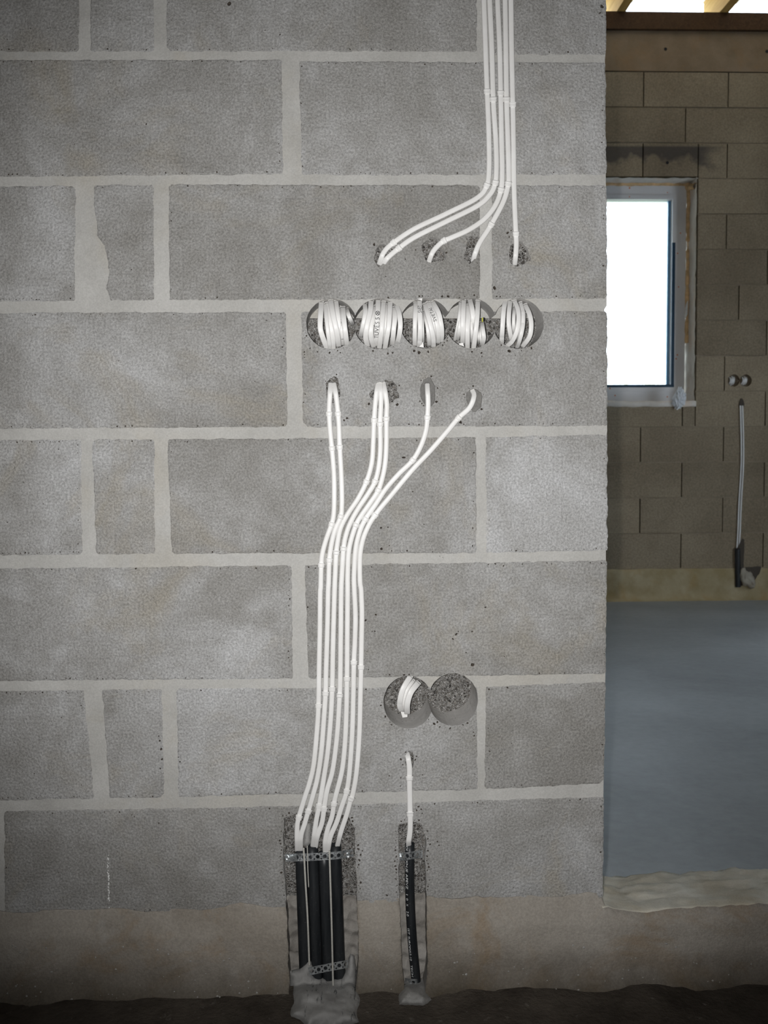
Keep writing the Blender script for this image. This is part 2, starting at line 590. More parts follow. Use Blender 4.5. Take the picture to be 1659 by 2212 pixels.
def circle(cx, cy, r, n=56, jit=0.4):
    return [(cx + (r + random.uniform(-jit, jit)) * math.cos(2 * math.pi * i / n),
             cy + (r + random.uniform(-jit, jit)) * math.sin(2 * math.pi * i / n)) for i in range(n)]


def cdt(polys, steiner=()):
    vs, es = [], []
    for p in polys:
        b = len(vs)
        vs += [Vector((float(x), float(y))) for x, y in p]
        n = len(p)
        es += [(b + i, b + (i + 1) % n) for i in range(n)]
    vs += [Vector((float(x), float(y))) for x, y in steiner]
    r = delaunay_2d_cdt(vs, es, [], 0, 1e-3)
    return np.array([(v.x, v.y) for v in r[0]]), [tuple(f) for f in r[2]]


# ------------------------------------------------------------------ openings in the near wall (pixel outlines of the photograph)
TOP_HOLES = [(716, 699.5), (819, 699.5), (919, 698.5), (1018, 698), (1120, 699)]
HOLES = []                                         # (outline, depth)
for cx, cy in TOP_HOLES:
    HOLES.append((circle(cx, cy, 54.5), 0.085))
for cx, cy in [(882, 1514), (979, 1508)]:
    HOLES.append(([(x, cy + 3 + (y - cy) * 1.06) for x, y in circle(cx, cy, 53.5)], 0.105))
EXITS = [blob(827, 549, 15, 25, rot=0.5, jit=.2), blob(936, 543, 23, 27, jit=.2, rot=-.3), blob(1020, 538, 14, 30, rot=0.25, jit=.2), blob(1121, 549, 23, 26, jit=.2),
         blob(719, 842, 17, 27, jit=.18), blob(830, 851, 28, 30, jit=.22), blob(925, 848, 16, 31, jit=.1), blob(1024, 863, 18, 25, rot=-0.15, jit=.12),
         blob(885, 1642, 9, 20)]
for e in EXITS:
    HOLES.append((e, 0.016))
CHASE_BIG = dense([(613, 1768), (640, 1757), (700, 1753), (752, 1762), (767, 1790), (766, 1840), (771, 1900), (771, 1960), (774, 2020),
                   (773, 2090), (766, 2150), (757, 2196), (640, 2200), (627, 2140), (623, 2060), (621, 1990), (616, 1920), (611, 1850)], 7, 1.6)
CHASE_SMALL = dense([(861, 1782), (888, 1773), (911, 1780), (920, 1810), (919, 1880), (921, 1950), (922, 2030), (922, 2090), (916, 2128),
                     (900, 2140), (874, 2136), (868, 2080), (864, 1990), (861, 1920), (862, 1850)], 7, 1.4)
HOLES.append((CHASE_BIG, 0.034))
HOLES.append((CHASE_SMALL, 0.030))

# loose pits seen in the face of the blocks (pixel position, radius)
PITS = [(316, 268, 2.4), (292, 268, 1.6), (495, 8, 5), (573, 65, 2), (605, 75, 3), (1300, 14, 5), (1296, 28, 3), (1285, 75, 2),
        (872, 988, 4.5), (878, 985, 3), (985, 1370, 4), (978, 1380, 3), (990, 1364, 2), (1020, 1436, 5), (1028, 1432, 3), (1014, 1440, 3),
        (812, 1328, 2.6), (790, 1340, 3.5), (810, 1364, 2), (804, 1364, 1.6), (1049, 1312, 2.6), (1020, 1364, 2.5), (1007, 1410, 2),
        (823, 1140, 3), (838, 1139, 2), (826, 1145, 1.6), (892, 1062, 2), (824, 1186, 3.5), (846, 1190, 2), (1088, 1222, 2.4),
        (1068, 622, 5), (1072, 630, 4), (1064, 614, 4), (1075, 616, 3), (1066, 640, 3),
        (750, 903, 3), (743, 908, 2.5), (995, 912, 4.5), (989, 915, 2.5), (790, 916, 2), (836, 868, 5), (858, 874, 4), (852, 862, 3.5),
        (800, 862, 5), (797, 872, 3.5), (806, 846, 3), (846, 852, 4), (938, 862, 3), (943, 868, 3.4), (1040, 884, 3.6), (1037, 878, 2.8),
        (905, 1772, 3), (910, 1748, 2.8), (916, 1751, 3.4), (904, 1742, 2.8), (900, 1750, 2.6), (912, 1757, 2),
        (866, 1680, 2.5), (865, 1698, 2), (866, 1640, 3), (897, 1641, 3.2), (870, 1652, 2), (900, 1634, 2.4), (841, 1676, 2), (913, 1674, 1.8),
        (774, 1834, 3.6), (779, 1846, 4), (776, 1858, 4), (783, 1838, 3), (775, 1868, 3), (610, 1852, 3), (613, 1835, 3), (853, 1860, 3),
        (836, 1934, 3), (850, 1954, 3), (923, 1850, 3), (924, 1812, 2.4), (945, 1818, 2), (948, 1826, 2),
        (1052, 545, 3), (1064, 512, 2.5), (1060, 492, 2.4), (1097, 503, 3.5), (1104, 498, 2.4), (1100, 512, 2), (1064, 572, 2),
        (964, 546, 3), (968, 546, 2.2), (898, 540, 2), (876, 560, 1.8), (808, 528, 3.5), (834, 530, 3.2), (816, 530, 3),
        (700, 646, 2.5), (709, 644, 3), (968, 640, 4), (955, 640, 3), (686, 760, 2), (712, 762, 3), (735, 762, 2), (838, 764, 3), (848, 762, 2.4),
        (895, 758, 4), (905, 762, 4), (925, 760, 3), (1020, 760, 3.6), (1040, 762, 3), (1041, 770, 2), (1100, 758, 5), (1106, 764, 3),
        (1148, 752, 3.5), (1152, 746, 3), (1170, 690, 3), (1173, 676, 3), (1176, 700, 2), (1168, 730, 2.4), (670, 752, 2),
        (272, 2004, 1), (1440, 700, 1), (370, 1130, 2.2), (232, 1034, 1.6), (950, 1570, 2.6), (965, 1562, 2), (870, 1572, 2.4), (882, 1576, 3),
        (938, 1564, 3.4), (945, 1560, 3), (1010, 1562, 3), (1000, 1566, 2.4), (985, 1566, 2), (832, 1548, 3), (873, 1458, 3), (884, 1457, 2.4),
        (975, 1453, 3), (966, 1456, 2.4), (985, 1453, 2.8), (348, 1618, 3.5), (345, 1600, 3), (350, 1640, 2.6), (346, 1660, 3), (343, 1590, 2),
        (191, 1572, 2.6), (192, 1580, 2), (12, 1880, 3), (10, 1900, 3), (285, 1760, 2), (343, 1778, 2.5), (272, 1746, 3), (290, 1764, 2)]

for pl_, every in ((CHASE_BIG, 9), (CHASE_SMALL, 10)):
    cen_ = np.mean(pl_, 0)
    for q_ in pl_:
        if q_[1] < 1940 and random.random() < 7.0 / every:
            d_ = np.array(q_) - cen_
            d_ = np.array([np.sign(d_[0]), 0.0]) if q_[1] > 1790 else d_ / np.hypot(*d_)
            r_ = random.choice([1.2, 1.6, 2.2, 3.0])
            o_ = r_ * 1.25 + random.uniform(0.8, 4.5)
            PITS.append((q_[0] + d_[0] * o_, q_[1] + d_[1] * o_, r_))
for pl_, _dep in HOLES[:16]:
    cen_ = np.mean(pl_, 0)
    for q_ in pl_:
        if random.random() < 0.22:
            d_ = np.array(q_) - cen_
            d_ = d_ / np.hypot(*d_)
            r_ = random.choice([1.0, 1.4, 2.0, 2.6])
            o_ = r_ * 1.25 + random.uniform(0.8, 3.5)
            PITS.append((q_[0] + d_[0] * o_, q_[1] + d_[1] * o_, r_))
# ------------------------------------------------------------------ near wall: blocks and mortar
wall = empty('wall_front')
tag(wall, 'grey concrete block wall with pale wide mortar joints and white cables', kind='structure')


def line(pts):
    xs = [p[0] for p in pts]
    ys = [p[1] for p in pts]
    return lambda x: float(np.interp(x, xs, ys))


R = []     # (top edge, bottom edge, [(x left top, x left bottom, x right top, x right bottom)])
R.append((line([(-1300, -168), (1310, -150)]), line([(-1300, 112), (0, 112), (600, 110), (1030, 112), (1062, 118), (1310, 118)]),
          [(-1215, -1215, -545, -545), (-515, -515, 170, 170), (197, 195, 333, 332), (359, 360, 1032, 1030), (1060, 1060, 1308, 1309)]))
R.append((line([(-1300, 132), (0, 129), (600, 129), (650, 132), (1310, 135)]), line([(-1300, 386), (0, 382), (610, 376), (650, 378), (1310, 377)]),
          [(-800, -800, -98, -98), (-66, -66, 609, 611), (646, 652, 1308, 1310)]))
R.append((line([(-1300, 406), (0, 403), (365, 398), (1000, 400), (1310, 400)]), line([(-1300, 656), (0, 651), (365, 648), (1036, 646), (1310, 645)]),
          [(-1215, -1215, -545, -545), (-515, -515, 163, 161), (202, 234, 331, 332), (364, 366, 1036, 1036), (1062, 1064, 1310, 1311)]))
R.append((line([(-1300, 682), (0, 676), (600, 674), (1310, 672)]), line([(-1300, 935), (0, 926), (615, 922), (1310, 920)]),
          [(-800, -800, -98, -98), (-66, -66, 618, 620), (651, 655, 1311, 1312)]))
R.append((line([(-1300, 960), (0, 951), (365, 949), (1025, 945), (1310, 939)]), line([(-1300, 1210), (0, 1199), (370, 1196), (1028, 1195), (1310, 1189)]),
          [(-1215, -1215, -545, -545), (-515, -515, 175, 177), (199, 208, 333, 335), (362, 371, 1028, 1029), (1049, 1051, 1312, 1312)]))
R.append((line([(-1300, 1244), (0, 1228), (630, 1222), (1310, 1211)]), line([(-1300, 1486), (0, 1471), (632, 1466), (1310, 1455)]),
          [(-800, -800, -98, -98), (-66, -66, 630, 632), (659, 666, 1311, 1309)]))
R.append((line([(-1300, 1512), (0, 1494), (380, 1488), (1028, 1484), (1310, 1474)]), line([(-1300, 1748), (0, 1729), (385, 1722), (1030, 1706), (1310, 1692)]),
          [(-1215, -1215, -545, -545), (-515, -515, 181, 203), (220, 237, 349, 355), (381, 386, 1030, 1032), (1050, 1047, 1308, 1305)]))
R.append((line([(-1300, 1775), (0, 1753), (620, 1742), (800, 1737), (1310, 1721)]), line([(-1300, 1995), (0, 1975), (620, 1967), (800, 1953), (1310, 1938)]),
          [(-700, -700, -14, -12), (9, 10, 680, 680), (704, 704, 1305, 1302)]))
for k in range(1, 6):           # courses above the frame
    y0 = -168 - 22 - 272 * k + 22
    off = 0 if k % 2 else 1
    if off:
        bl = [(-1215, -1215, -545, -545), (-515, -515, 170, 170), (200, 200, 333, 333), (360, 360, 1032, 1032), (1060, 1060, 1306, 1306)]
    else:
        bl = [(-800, -800, -98, -98), (-66, -66, 611, 611), (648, 648, 1307, 1307)]
    R.append((line([(-1300, y0 - 2), (1310, y0 + 16)]), line([(-1300, y0 + 249), (1310, y0 + 267)]), bl))

hole_polys = [h[0] for h in HOLES]
block_polys = []


def build_region(name, outer, holes, pits, mats, parent, face_y, edge_y, depth, grid=0, yfun=None):
    """flat stone face with real openings: outer outline minus holes, edges eased, sides run back by depth"""
    outer = [tuple(p) for p in outer]
    holes = [h for h in holes if bbox_hit(h, outer)]
    st = []
    o = np.array(outer)
    c = o.mean(0)
    cand = []
    for p in outer[::2]:                                        # eased edge: a ring just inside the outline
        d = c - np.array(p)
        cand.append((p[0] + np.sign(d[0]) * 2.6, p[1] + np.sign(d[1]) * 2.6))
    if grid:
        gx = np.arange(o[:, 0].min(), o[:, 0].max(), grid)
        gy = np.arange(o[:, 1].min(), o[:, 1].max(), grid)
        cand += [(x + random.uniform(-.3, .3) * grid, y + random.uniform(-.3, .3) * grid) for x in gx for y in gy]
    cand = np.array(cand)
    if len(cand):
        keep = pip(cand, outer)
        keep &= dist_poly(cand, outer) > 1.4
        for h in holes:
            keep &= ~pip(cand, h)
            keep &= dist_poly(cand, h) > 1.2
        st = [tuple(p) for p in cand[keep]]
    pit_polys = []
    for (px, py, pr) in pits:
        el, ro = random.uniform(.55, 1.0), random.uniform(0, 3.1)
        pp = []
        for a in np.linspace(0, 2 * math.pi, 9)[:-1]:
            k_ = pr * 0.9 * random.uniform(.6, 1.25)
            u_, v_ = k_ * math.cos(a), k_ * el * math.sin(a)
            pp.append((px + u_ * math.cos(ro) - v_ * math.sin(ro), py + u_ * math.sin(ro) + v_ * math.cos(ro)))
        q = np.array(pp)
        if not pip(q, outer).all() or dist_poly(q, outer).min() < 0.5:
            continue
        if any(pip(q, h).any() or dist_poly(q, h).min() < 0.8 for h in holes):
            continue
        if any(np.hypot(px - a, py - b) < pr + r_ + 1 for a, b, r_, _ in pit_polys):
            continue
        pit_polys.append((px, py, pr * 1.1, pp))
    V, Fc = cdt([outer] + holes + [p[3] for p in pit_polys], st)
    cen = np.array([V[list(f)].mean(0) for f in Fc])
    ok = pip(cen, outer)
    for h in holes:
        ok &= ~pip(cen, h)
    for p in pit_polys:
        ok &= ~pip(cen, p[3])
    Fc = [f for f, k in zip(Fc, ok) if k]
    dO = dist_poly(V, outer)
    verts = []
    for (x, y), d in zip(V, dO):
        yy = face_y if d > 0.6 else edge_y
        if yfun is not None:
            yy = yfun(x, y)
        verts.append(P(x, y, yy))
    faces, idx = [], []
    cnt = {}
    for f in Fc:
        a, b, c3 = (verts[i] for i in f)
        f = f if (b - a).cross(c3 - a).y < 0 else f[::-1]        # face the room (-y)
        faces.append(f)
        idx.append(0)
        for i in range(3):
            e = (f[i], f[(i + 1) % 3])
            cnt[tuple(sorted(e))] = None if tuple(sorted(e)) in cnt else e
    back = {}

    def bk(i):
        if i not in back:
            v = verts[i].copy()
            v.y = depth
            back[i] = len(verts)
            verts.append(v)
        return back[i]
    pc = {}
    for e in cnt.values():
        if e is None:
            continue
        m = (V[e[0]] + V[e[1]]) / 2
        done = False
        for k, p in enumerate(pit_polys):
            if (m[0] - p[0]) ** 2 + (m[1] - p[1]) ** 2 < (p[2] * 1.6) ** 2 and dist_poly([m], p[3])[0] < 0.05:
                if k not in pc:
                    pc[k] = len(verts)
                    base = yfun(p[0], p[1]) if yfun else face_y
                    verts.append(P(p[0], p[1], base + p[2] * MM * 1.2))
                faces.append((e[1], e[0], pc[k]))
                idx.append(2)
                done = True
                break
        if not done:
            faces.append((e[1], e[0], bk(e[0]), bk(e[1])))
            idx.append(1)
    return mesh_obj(name, verts, faces, mats, parent, idx=idx)


bm_list = [M['block'], M['cut'], M['pore']]
for ri, (ft, fb, bl) in enumerate(R):
    for (xlt, xlb, xrt, xrb) in bl:
        corners = [(xlt, ft(xlt)), (xrt, ft(xrt)), (xrb, fb(xrb)), (xlb, fb(xlb))]
        # chipped corners
        poly = []
        for i, p in enumerate(corners):
            a = corners[i - 1]
            b = corners[(i + 1) % 4]
            r = random.choice([1.5, 2.5, 4, 5, 9])
            for q in (a, b):
                L = math.hypot(q[0] - p[0], q[1] - p[1])
                poly.append((p[0] + (q[0] - p[0]) * r / L, p[1] + (q[1] - p[1]) * r / L))
        # follow the row line with intermediate points
        tops = [(x, ft(x)) for x in np.linspace(poly[1][0], poly[2][0], 5)[1:-1]]
        bots = [(x, fb(x)) for x in np.linspace(poly[5][0], poly[6][0], 5)[1:-1]]
        poly = poly[0:2] + tops + poly[2:6] + bots + poly[6:]
        if (xlt, xlb) == (202, 234):          # joint mortar smeared over its left edge
            poly = poly[:-1] + [(237, 645), (229, 622), (236, 590), (231, 556), (226, 530), (209, 508), (207, 470), (203, 436)]
        near = ri < 8 and xrt > -10
        outl = dense(poly, 4 if near else 40, 1.7 if near else 0.6)
        block_polys.append(outl)
        pits = []
        if near:
            pits += [p for p in PITS if xlt - 5 < p[0] < xrt + 5 and ft(p[0]) < p[1] < fb(p[0])]
            w = xrt - xlt
            for _ in range(int(w / 11)):                       # pores along the arrises
                x = random.uniform(max(xlt, -20) + 5, xrt - 5)
                if random.random() < 0.75:
                    y = fb(x) - random.uniform(2.5, 6) if random.random() < .6 else ft(x) + random.uniform(2.5, 6)
                else:
                    y = random.uniform(ft(x) + 6, fb(x) - 6)
                    x = random.choice([xlt + random.uniform(4, 8), xrt - random.uniform(4, 8)])
                pits.append((x, y, random.choice([0.9, 1.1, 1.3, 1.7, 2.3])))
            for _ in range(int(w / 60)):
                x = random.uniform(max(xlt, -20) + 10, xrt - 10)
                pits.append((x, random.uniform(ft(x) + 10, fb(x) - 10), random.choice([0.8, 1.0, 1.5])))
        build_region('block', outl, hole_polys, pits, bm_list, wall, 0.0, 0.0007, 0.15)

# mortar: everything between the blocks
rect = [(-1300, -1545), (1303, -1530), (1306, -700), (1307, 0), (1308, 120), (1307, 128), (1309, 390), (1311, 660), (1306, 668), (1312, 930), (1311, 938), (1309, 1200), (1308, 1460), (1304, 1700), (1301, 1948),
        (800, 1962), (620, 1976), (0, 1990), (-1300, 2010)]
V, Fc = cdt([rect] + block_polys + [h for h in hole_polys])
cen = np.array([V[list(f)].mean(0) for f in Fc])
ok = pip(cen, rect)
for h in hole_polys:
    ok &= ~pip(cen, h)
for b in block_polys:
    ok &= ~pip(cen, b)
verts = [P(x, y, 0.0011 + 0.0006 * noise.noise((x / 30, y / 30, 0))) for x, y in V]
faces, idx, cnt = [], [], {}
for f, k in zip(Fc, ok):
    if not k:
        continue
    a, b, c3 = (verts[i] for i in f)
    f = f if (b - a).cross(c3 - a).y < 0 else f[::-1]
    faces.append(f)
    idx.append(0)
    for i in range(3):
        e = (f[i], f[(i + 1) % 3])
        s = tuple(sorted(e))
        cnt[s] = None if s in cnt else e
bkm = {}
for e in cnt.values():
    if e is None:
        continue
    q = []
    for i in (e[0], e[1]):
        if i not in bkm:
            v = verts[i].copy()
            v.y = 0.15
            bkm[i] = len(verts)
            verts.append(v)
        q.append(bkm[i])
    faces.append((e[1], e[0], q[0], q[1]))
    idx.append(1)
mesh_obj('mortar_joint', verts, faces, [M['mortar'], M['cut']], wall, idx=idx)
box('wall_core', tuple(P(-1300, 2190, 0.151)), (P(1300, 900).x, 0.19, P(0, -1540).z), M['plaster'], wall)


def rough_back(name, x0, y0, x1, y1, depth, mat, amp=0.003, cell=150.0, step=2.6, tilt=None):
    """broken bottom of an opening: a grid whose relief follows cracked pebbles"""
    nx = max(3, int((x1 - x0) / step))
    ny = max(3, int((y1 - y0) / step))
    vs, fs = [], []
    for j in range(ny + 1):
        for i in range(nx + 1):
            x = x0 + (x1 - x0) * i / nx
            y = y0 + (y1 - y0) * j / ny
            v = P(x, y, depth)
            if amp:
                d, _ = noise.voronoi(Vector((v.x * cell, 0.3, v.z * cell)))
                v.y += amp * (0.9 - d[0]) * 1.2 + amp * noise.noise((v.x * 60, 1.7, v.z * 60))
            if tilt:
                v.y += tilt((x - x0) / (x1 - x0), (y - y0) / (y1 - y0))
            vs.append(v)
    w = nx + 1
    for j in range(ny):
        for i in range(nx):
            fs.append((j * w + i, j * w + i + 1, (j + 1) * w + i + 1, (j + 1) * w + i))
    fs = [f[::-1] for f in fs]
    return mesh_obj(name, vs, fs, mat, wall, smooth=False)


rough_back('cavity_back', 650, 677, 1190, 765, 0.066, M['agg'])
rough_back('cavity_back', 650, 635, 1190, 677, 0.060, M['mortar'], amp=0.0012)
rough_back('cavity_back', 815, 1448, 1045, 1580, 0.088, M['agg'], amp=0.006)
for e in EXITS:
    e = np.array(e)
    shaded_cut = 900 < e[:, 0].mean() < 1040 and e[:, 1].mean() > 800  # exits whose backs get the concrete with shade in its colour
    rough_back('cavity_back', e[:, 0].min() - 4, e[:, 1].min() - 4, e[:, 0].max() + 4, e[:, 1].max() + 4, 0.011, M['shaded_core' if shaded_cut else 'agg'], amp=0.003)
rough_back('chase_back', 600, 1740, 785, 1950, 0.026, M['agg'], amp=0.004)
rough_back('chase_back', 600, 1950, 785, 2215, 0.025, M['rubble'], amp=0.007, cell=55)
rough_back('chase_back', 850, 1765, 930, 1942, 0.022, M['agg'], amp=0.004)
rough_back('chase_back', 850, 1942, 930, 2150, 0.022, M['rubble'], amp=0.006, cell=60)

# ------------------------------------------------------------------ footing below the blocks (brown, crumbly), runs on through the doorway
foot_top = line([(-1300, 2008), (0, 1976), (300, 1974), (620, 1965), (800, 1951), (1303, 1940), (1309, 1966), (1400, 1976), (1500, 1966), (1659, 1958), (2300, 1940)])
crack = line([(-1300, 2040), (0, 2012), (300, 2010), (620, 2006), (900, 1996), (1303, 1985), (1320, 1990), (2300, 1960)])


def foot_y(x, y):
    v = P(x, y)
    t, c = foot_top(x), crack(x)
    n_ = noise.noise((v.x * 9, v.z * 14, 3.1)) * 0.0025 + noise.noise((v.x * 40, v.z * 40, 7.7)) * 0.0012
    k = (y - t) / max(c - t, 1)
    if k < 1:
        yy = -0.001 - 0.006 * max(0, k) + n_
    else:
        yy = -0.009 + n_
    if abs(y - c) < 2.0 and x < 640:
        yy += 0.005 * max(0, noise.noise((x / 60.0, 0, 0)) + 0.45)
    z = v.z
    if z < 0.035:
        q = (0.035 - z) / 0.035
        yy -= 0.020 * q * q * (1 + 0.7 * noise.noise((v.x * 13, 0, 9))) + 0.004 * noise.noise((v.x * 50, z * 50, 2)) * q
    return yy


xs = list(range(-1300, -20, 30)) + list(range(-20, 1700, 6)) + list(range(1700, 2301, 30))
outer = [(x, foot_top(x) + (1.2 if x > 1300 else 3.0) * noise.noise((x / 17.0, 0, 5)) - (0 if x > 1290 else 9 + 12 * noise.noise((x / 95.0, 0, 11)))) for x in xs] + [(x, 2225) for x in xs[::-3]]
foot = build_region('trim_1', outer, [CHASE_BIG, CHASE_SMALL], [], [M['footing'], M['rubble'], M['pore']], None, 0, 0, 0.05, grid=9, yfun=foot_y)
tag(foot, 'brown stained concrete footing along the bottom of the block wall', kind='structure')
foot.data.polygons.foreach_set('use_smooth', [i == 0 for i in [p.material_index for p in foot.data.polygons]])

# rough sill in the doorway (top of the footing)
xe = P(1303, 1940).x
vs, fs = [], []
NX, NYs = 110, 26
for j in range(NYs + 1):
    for i in range(NX + 1):
        x = xe - 0.003 + 1.02 * i / NX
        t = j / NYs
        # photo column that shows this x
        pxx = CX + (x / DIST - math.tan(YAW)) * F_PX
        zt = P(pxx, foot_top(max(1310, pxx))).z
        Y = -0.008 + 0.20 * t
        z = zt + 0.008 - 0.030 * max(0.0, t - 0.15) ** 1.1 + 0.006 * noise.noise((x * 22, t * 6, 0)) * (0.4 + t) + 0.005 * noise.noise((x * 60, t * 16, 4))
        vs.append((x, Y, z))
w = NX + 1
for j in range(NYs):
    for i in range(NX):
        fs.append((j * w + i, j * w + i + 1, (j + 1) * w + i + 1, (j + 1) * w + i))
base = len(vs)
for i in range(NX + 1):
    v = vs[NYs * w + i]
    vs.append((v[0], v[1] + 0.004, -0.02))
for i in range(NX):
    fs.append((NYs * w + i, NYs * w + i + 1, base + i + 1, base + i))
base = len(vs)
for i in range(NX + 1):                       # front lip runs down over the footing
    v = vs[i]
    vs.append((v[0], -0.0125, v[2] - 0.011 - 0.004 * noise.noise((v[0] * 30, 0, 8))))
for i in range(NX):
    fs.append((base + i, base + i + 1, i + 1, i))
sill = mesh_obj('trim_2', vs, fs, [M['sill'], M['footing']], None, smooth=True, idx=[0] * (len(fs) - NX) + [1] * NX)
tag(sill, 'rough broken concrete threshold across the bottom of the doorway', kind='structure')

# ------------------------------------------------------------------ floors
def floor_grid(name, x0, x1, y0, y1, nx, ny, mat, amp, ease=None):
    vs, fs = [], []
    for j in range(ny + 1):
        for i in range(nx + 1):
            t = j / ny
            if ease: t = 1 - (1 - t) ** ease
            x, y = x0 + (x1 - x0) * i / nx, y0 + (y1 - y0) * t
            z = amp * (noise.noise((x * 11, y * 11, 0.4)) + 0.5 * noise.noise((x * 35, y * 35, 2.4)))
            if name == 'floor' and y > -0.12:
                z += 0.010 * ((y + 0.12) / 0.12) ** 2 * (1 + 0.6 * noise.noise((x * 9, 0, 6)))
            vs.append((x, y, z))
    w = nx + 1
    for j in range(ny):
        for i in range(nx):
            fs.append((j * w + i, j * w + i + 1, (j + 1) * w + i + 1, (j + 1) * w + i))
    return mesh_obj(name, vs, fs, mat, None, smooth=True)


XL, XR, YB = -1.50, 3.40, -3.2
fl = floor_grid('floor', XL, XR, YB, 0.0, 240, 90, M['dirt'], 0.004, ease=2.2)
tag(fl, 'dark dirty unfinished floor in front of the block wall', kind='structure')
ff = floor_grid('floor_far', XL, XR, 0.10, YF + 0.05, 60, 60, M['farfloor'], 0.0006)
tag(ff, 'smooth blue grey concrete floor of the room behind the doorway', kind='structure')

# ------------------------------------------------------------------ far wall
farw = empty('wall_far')
tag(farw, 'brown grey block wall of the far room with a window', kind='structure')


def FX(px, py=800, Y=None):
    return W(px, py, YF if Y is None else Y).x


def FZ(py, px=1500, Y=None):
    return W(px, py, YF if Y is None else Y).z


row_y = [1228 - 76.6 * k for k in range(15)]      # 1228 ... 156
WIN = dict(x0=FX(1503) - 0.92, x1=FX(1503), z0=FZ(868), z1=FZ(382))
z_foot, z_ring0, z_ring1 = FZ(1228), FZ(row_y[14]), FZ(68)
BW = FX(1565) - FX(1385)


def far_piece(x0, x1, z0, z1):
    """one block, cut round the window opening; returns rectangles"""
    w = WIN
    if x1 <= w['x0'] or x0 >= w['x1'] or z1 <= w['z0'] or z0 >= w['z1']:
        return [(x0, x1, z0, z1)]
    out = []
    if x0 < w['x0']: out.append((x0, w['x0'], z0, z1))
    if x1 > w['x1']: out.append((w['x1'], x1, z0, z1))
    xa, xb = max(x0, w['x0']), min(x1, w['x1'])
    if z0 < w['z0']: out.append((xa, xb, z0, w['z0']))
    if z1 > w['z1']: out.append((xa, xb, w['z1'], z1))
    return out


# openings for the double socket hole of the far wall
FH = [(W(1585, 822, YF).x, W(1585, 822, YF).z), (W(1611, 822, YF).x, W(1611, 822, YF).z)]
FHR = 0.036


def far_block(x0, x1, z0, z1):
    g = 0.0035
    x0 += g; x1 -= g; z0 += 0.003; z1 -= 0.003
    if x1 - x0 < 0.02 or z1 - z0 < 0.02:
        return
    dy = random.uniform(-0.002, 0.002)
    hit = [h for h in FH if x0 - FHR < h[0] < x1 + FHR and z0 - FHR < h[1] < z1 + FHR]
    if not hit:
        box('block', (x0, YF + dy, z0), (x1, YF + 0.2, z1), M['farblock'], farw)
        return
    outer = [(x0, z0), (x1, z0), (x1, z1), (x0, z1)]
    hs = [[(h[0] + FHR * math.cos(2 * math.pi * i / 24), h[1] + FHR * math.sin(2 * math.pi * i / 24)) for i in range(24)] for h in hit]
    S = 1000.0
    V, Fc = cdt([[(x * S, z * S) for x, z in p] for p in [outer] + hs])
    V = V / S
    cen = np.array([V[list(f)].mean(0) for f in Fc])
    ok = pip(cen, outer)
    for h in hs: ok &= ~pip(cen, h)
    vs = [(x, YF, z) for x, z in V] + [(x, YF + 0.2, z) for x, z in V]
    n = len(V)
    fs, cnt = [], {}
    for f, k in zip(Fc, ok):
        if not k: continue
        a, b, c = (Vector(vs[i]) for i in f)
        f = f if (b - a).cross(c - a).y < 0 else f[::-1]
        fs.append(f)
        for i in range(3):
            e = (f[i], f[(i + 1) % 3]); s = tuple(sorted(e))
            cnt[s] = None if s in cnt else e
    for e in cnt.values():
        if e: fs.append((e[1], e[0], e[0] + n, e[1] + n))
    mesh_obj('block', vs, fs, M['farblock'], farw)


for k in range(14):
    zb, zt = FZ(row_y[k]), FZ(row_y[k + 1])
    off = FX(1475) if k % 2 == 0 else FX(1565)
    if k == 7: off = FX(1594)
    x = off - 12 * BW
    while x < XR:
        a, b = max(x, XL), min(x + BW, XR)
        if b > a + 0.03 and not (k == 11 and False):
            for r in far_piece(a, b, zb, zt):
                far_block(*r)
        x += BW
    # bed joint, almost flush
    for (a, b) in ([(XL, XR)] if not (WIN['z0'] < zb < WIN['z1']) else [(XL, WIN['x0']), (WIN['x1'], XR)]):
        box('mortar_bed', (a, YF + 0.0035, zb - 0.005), (b, YF + 0.1, zb + 0.005), M['farmortar'], farw)
w = WIN
for nm, lo, hi in [('backing', (XL, YF + 0.205, 0), (w['x0'], YF + 0.23, z_ring1)), ('backing', (w['x1'], YF + 0.205, 0), (XR, YF + 0.23, z_ring1)),
                   ('backing', (w['x0'], YF + 0.205, 0), (w['x1'], YF + 0.23, w['z0'])), ('backing', (w['x0'], YF + 0.205, w['z1']), (w['x1'], YF + 0.23, z_ring1))]:
    box(nm, lo, hi, M['plaster'], farw)
# joints show dark because they are open: the packing sits deep in them
for (a, b, c, d) in far_piece(XL, XR, z_foot, z_ring0):
    box('joint_packing', (a, YF + 0.03, c), (b, YF + 0.19, d), M['farmortar'], farw)
box('ring_beam', (XL, YF - 0.004, z_ring0 + 0.003), (XR, YF + 0.2, z_ring1), M['ringbeam'], farw)
# drilled holes in the ring beam
for (px, py, r) in [(1437, 107, 0.009), (1656, 112, 0.010), (1441, 352, 0.009)]:
    c = W(px, py, YF)
    vs = [(c.x + r * math.cos(a), YF - 0.006, c.z + r * math.sin(a)) for a in np.linspace(0, 2 * math.pi, 15)[:-1]]
    vs += [(c.x + r * .8 * math.cos(a), YF - 0.0062, c.z + r * .8 * math.sin(a)) for a in np.linspace(0, 2 * math.pi, 15)[:-1]]
    vs += [(c.x, YF - 0.0045, c.z)]
    fs = [(i, (i + 1) % 14, 14 + (i + 1) % 14, 14 + i) for i in range(14)] + [(14 + i, 14 + (i + 1) % 14, 28) for i in range(14)]
    mesh_obj('drilled_hole', vs, fs, M['ink'], farw)
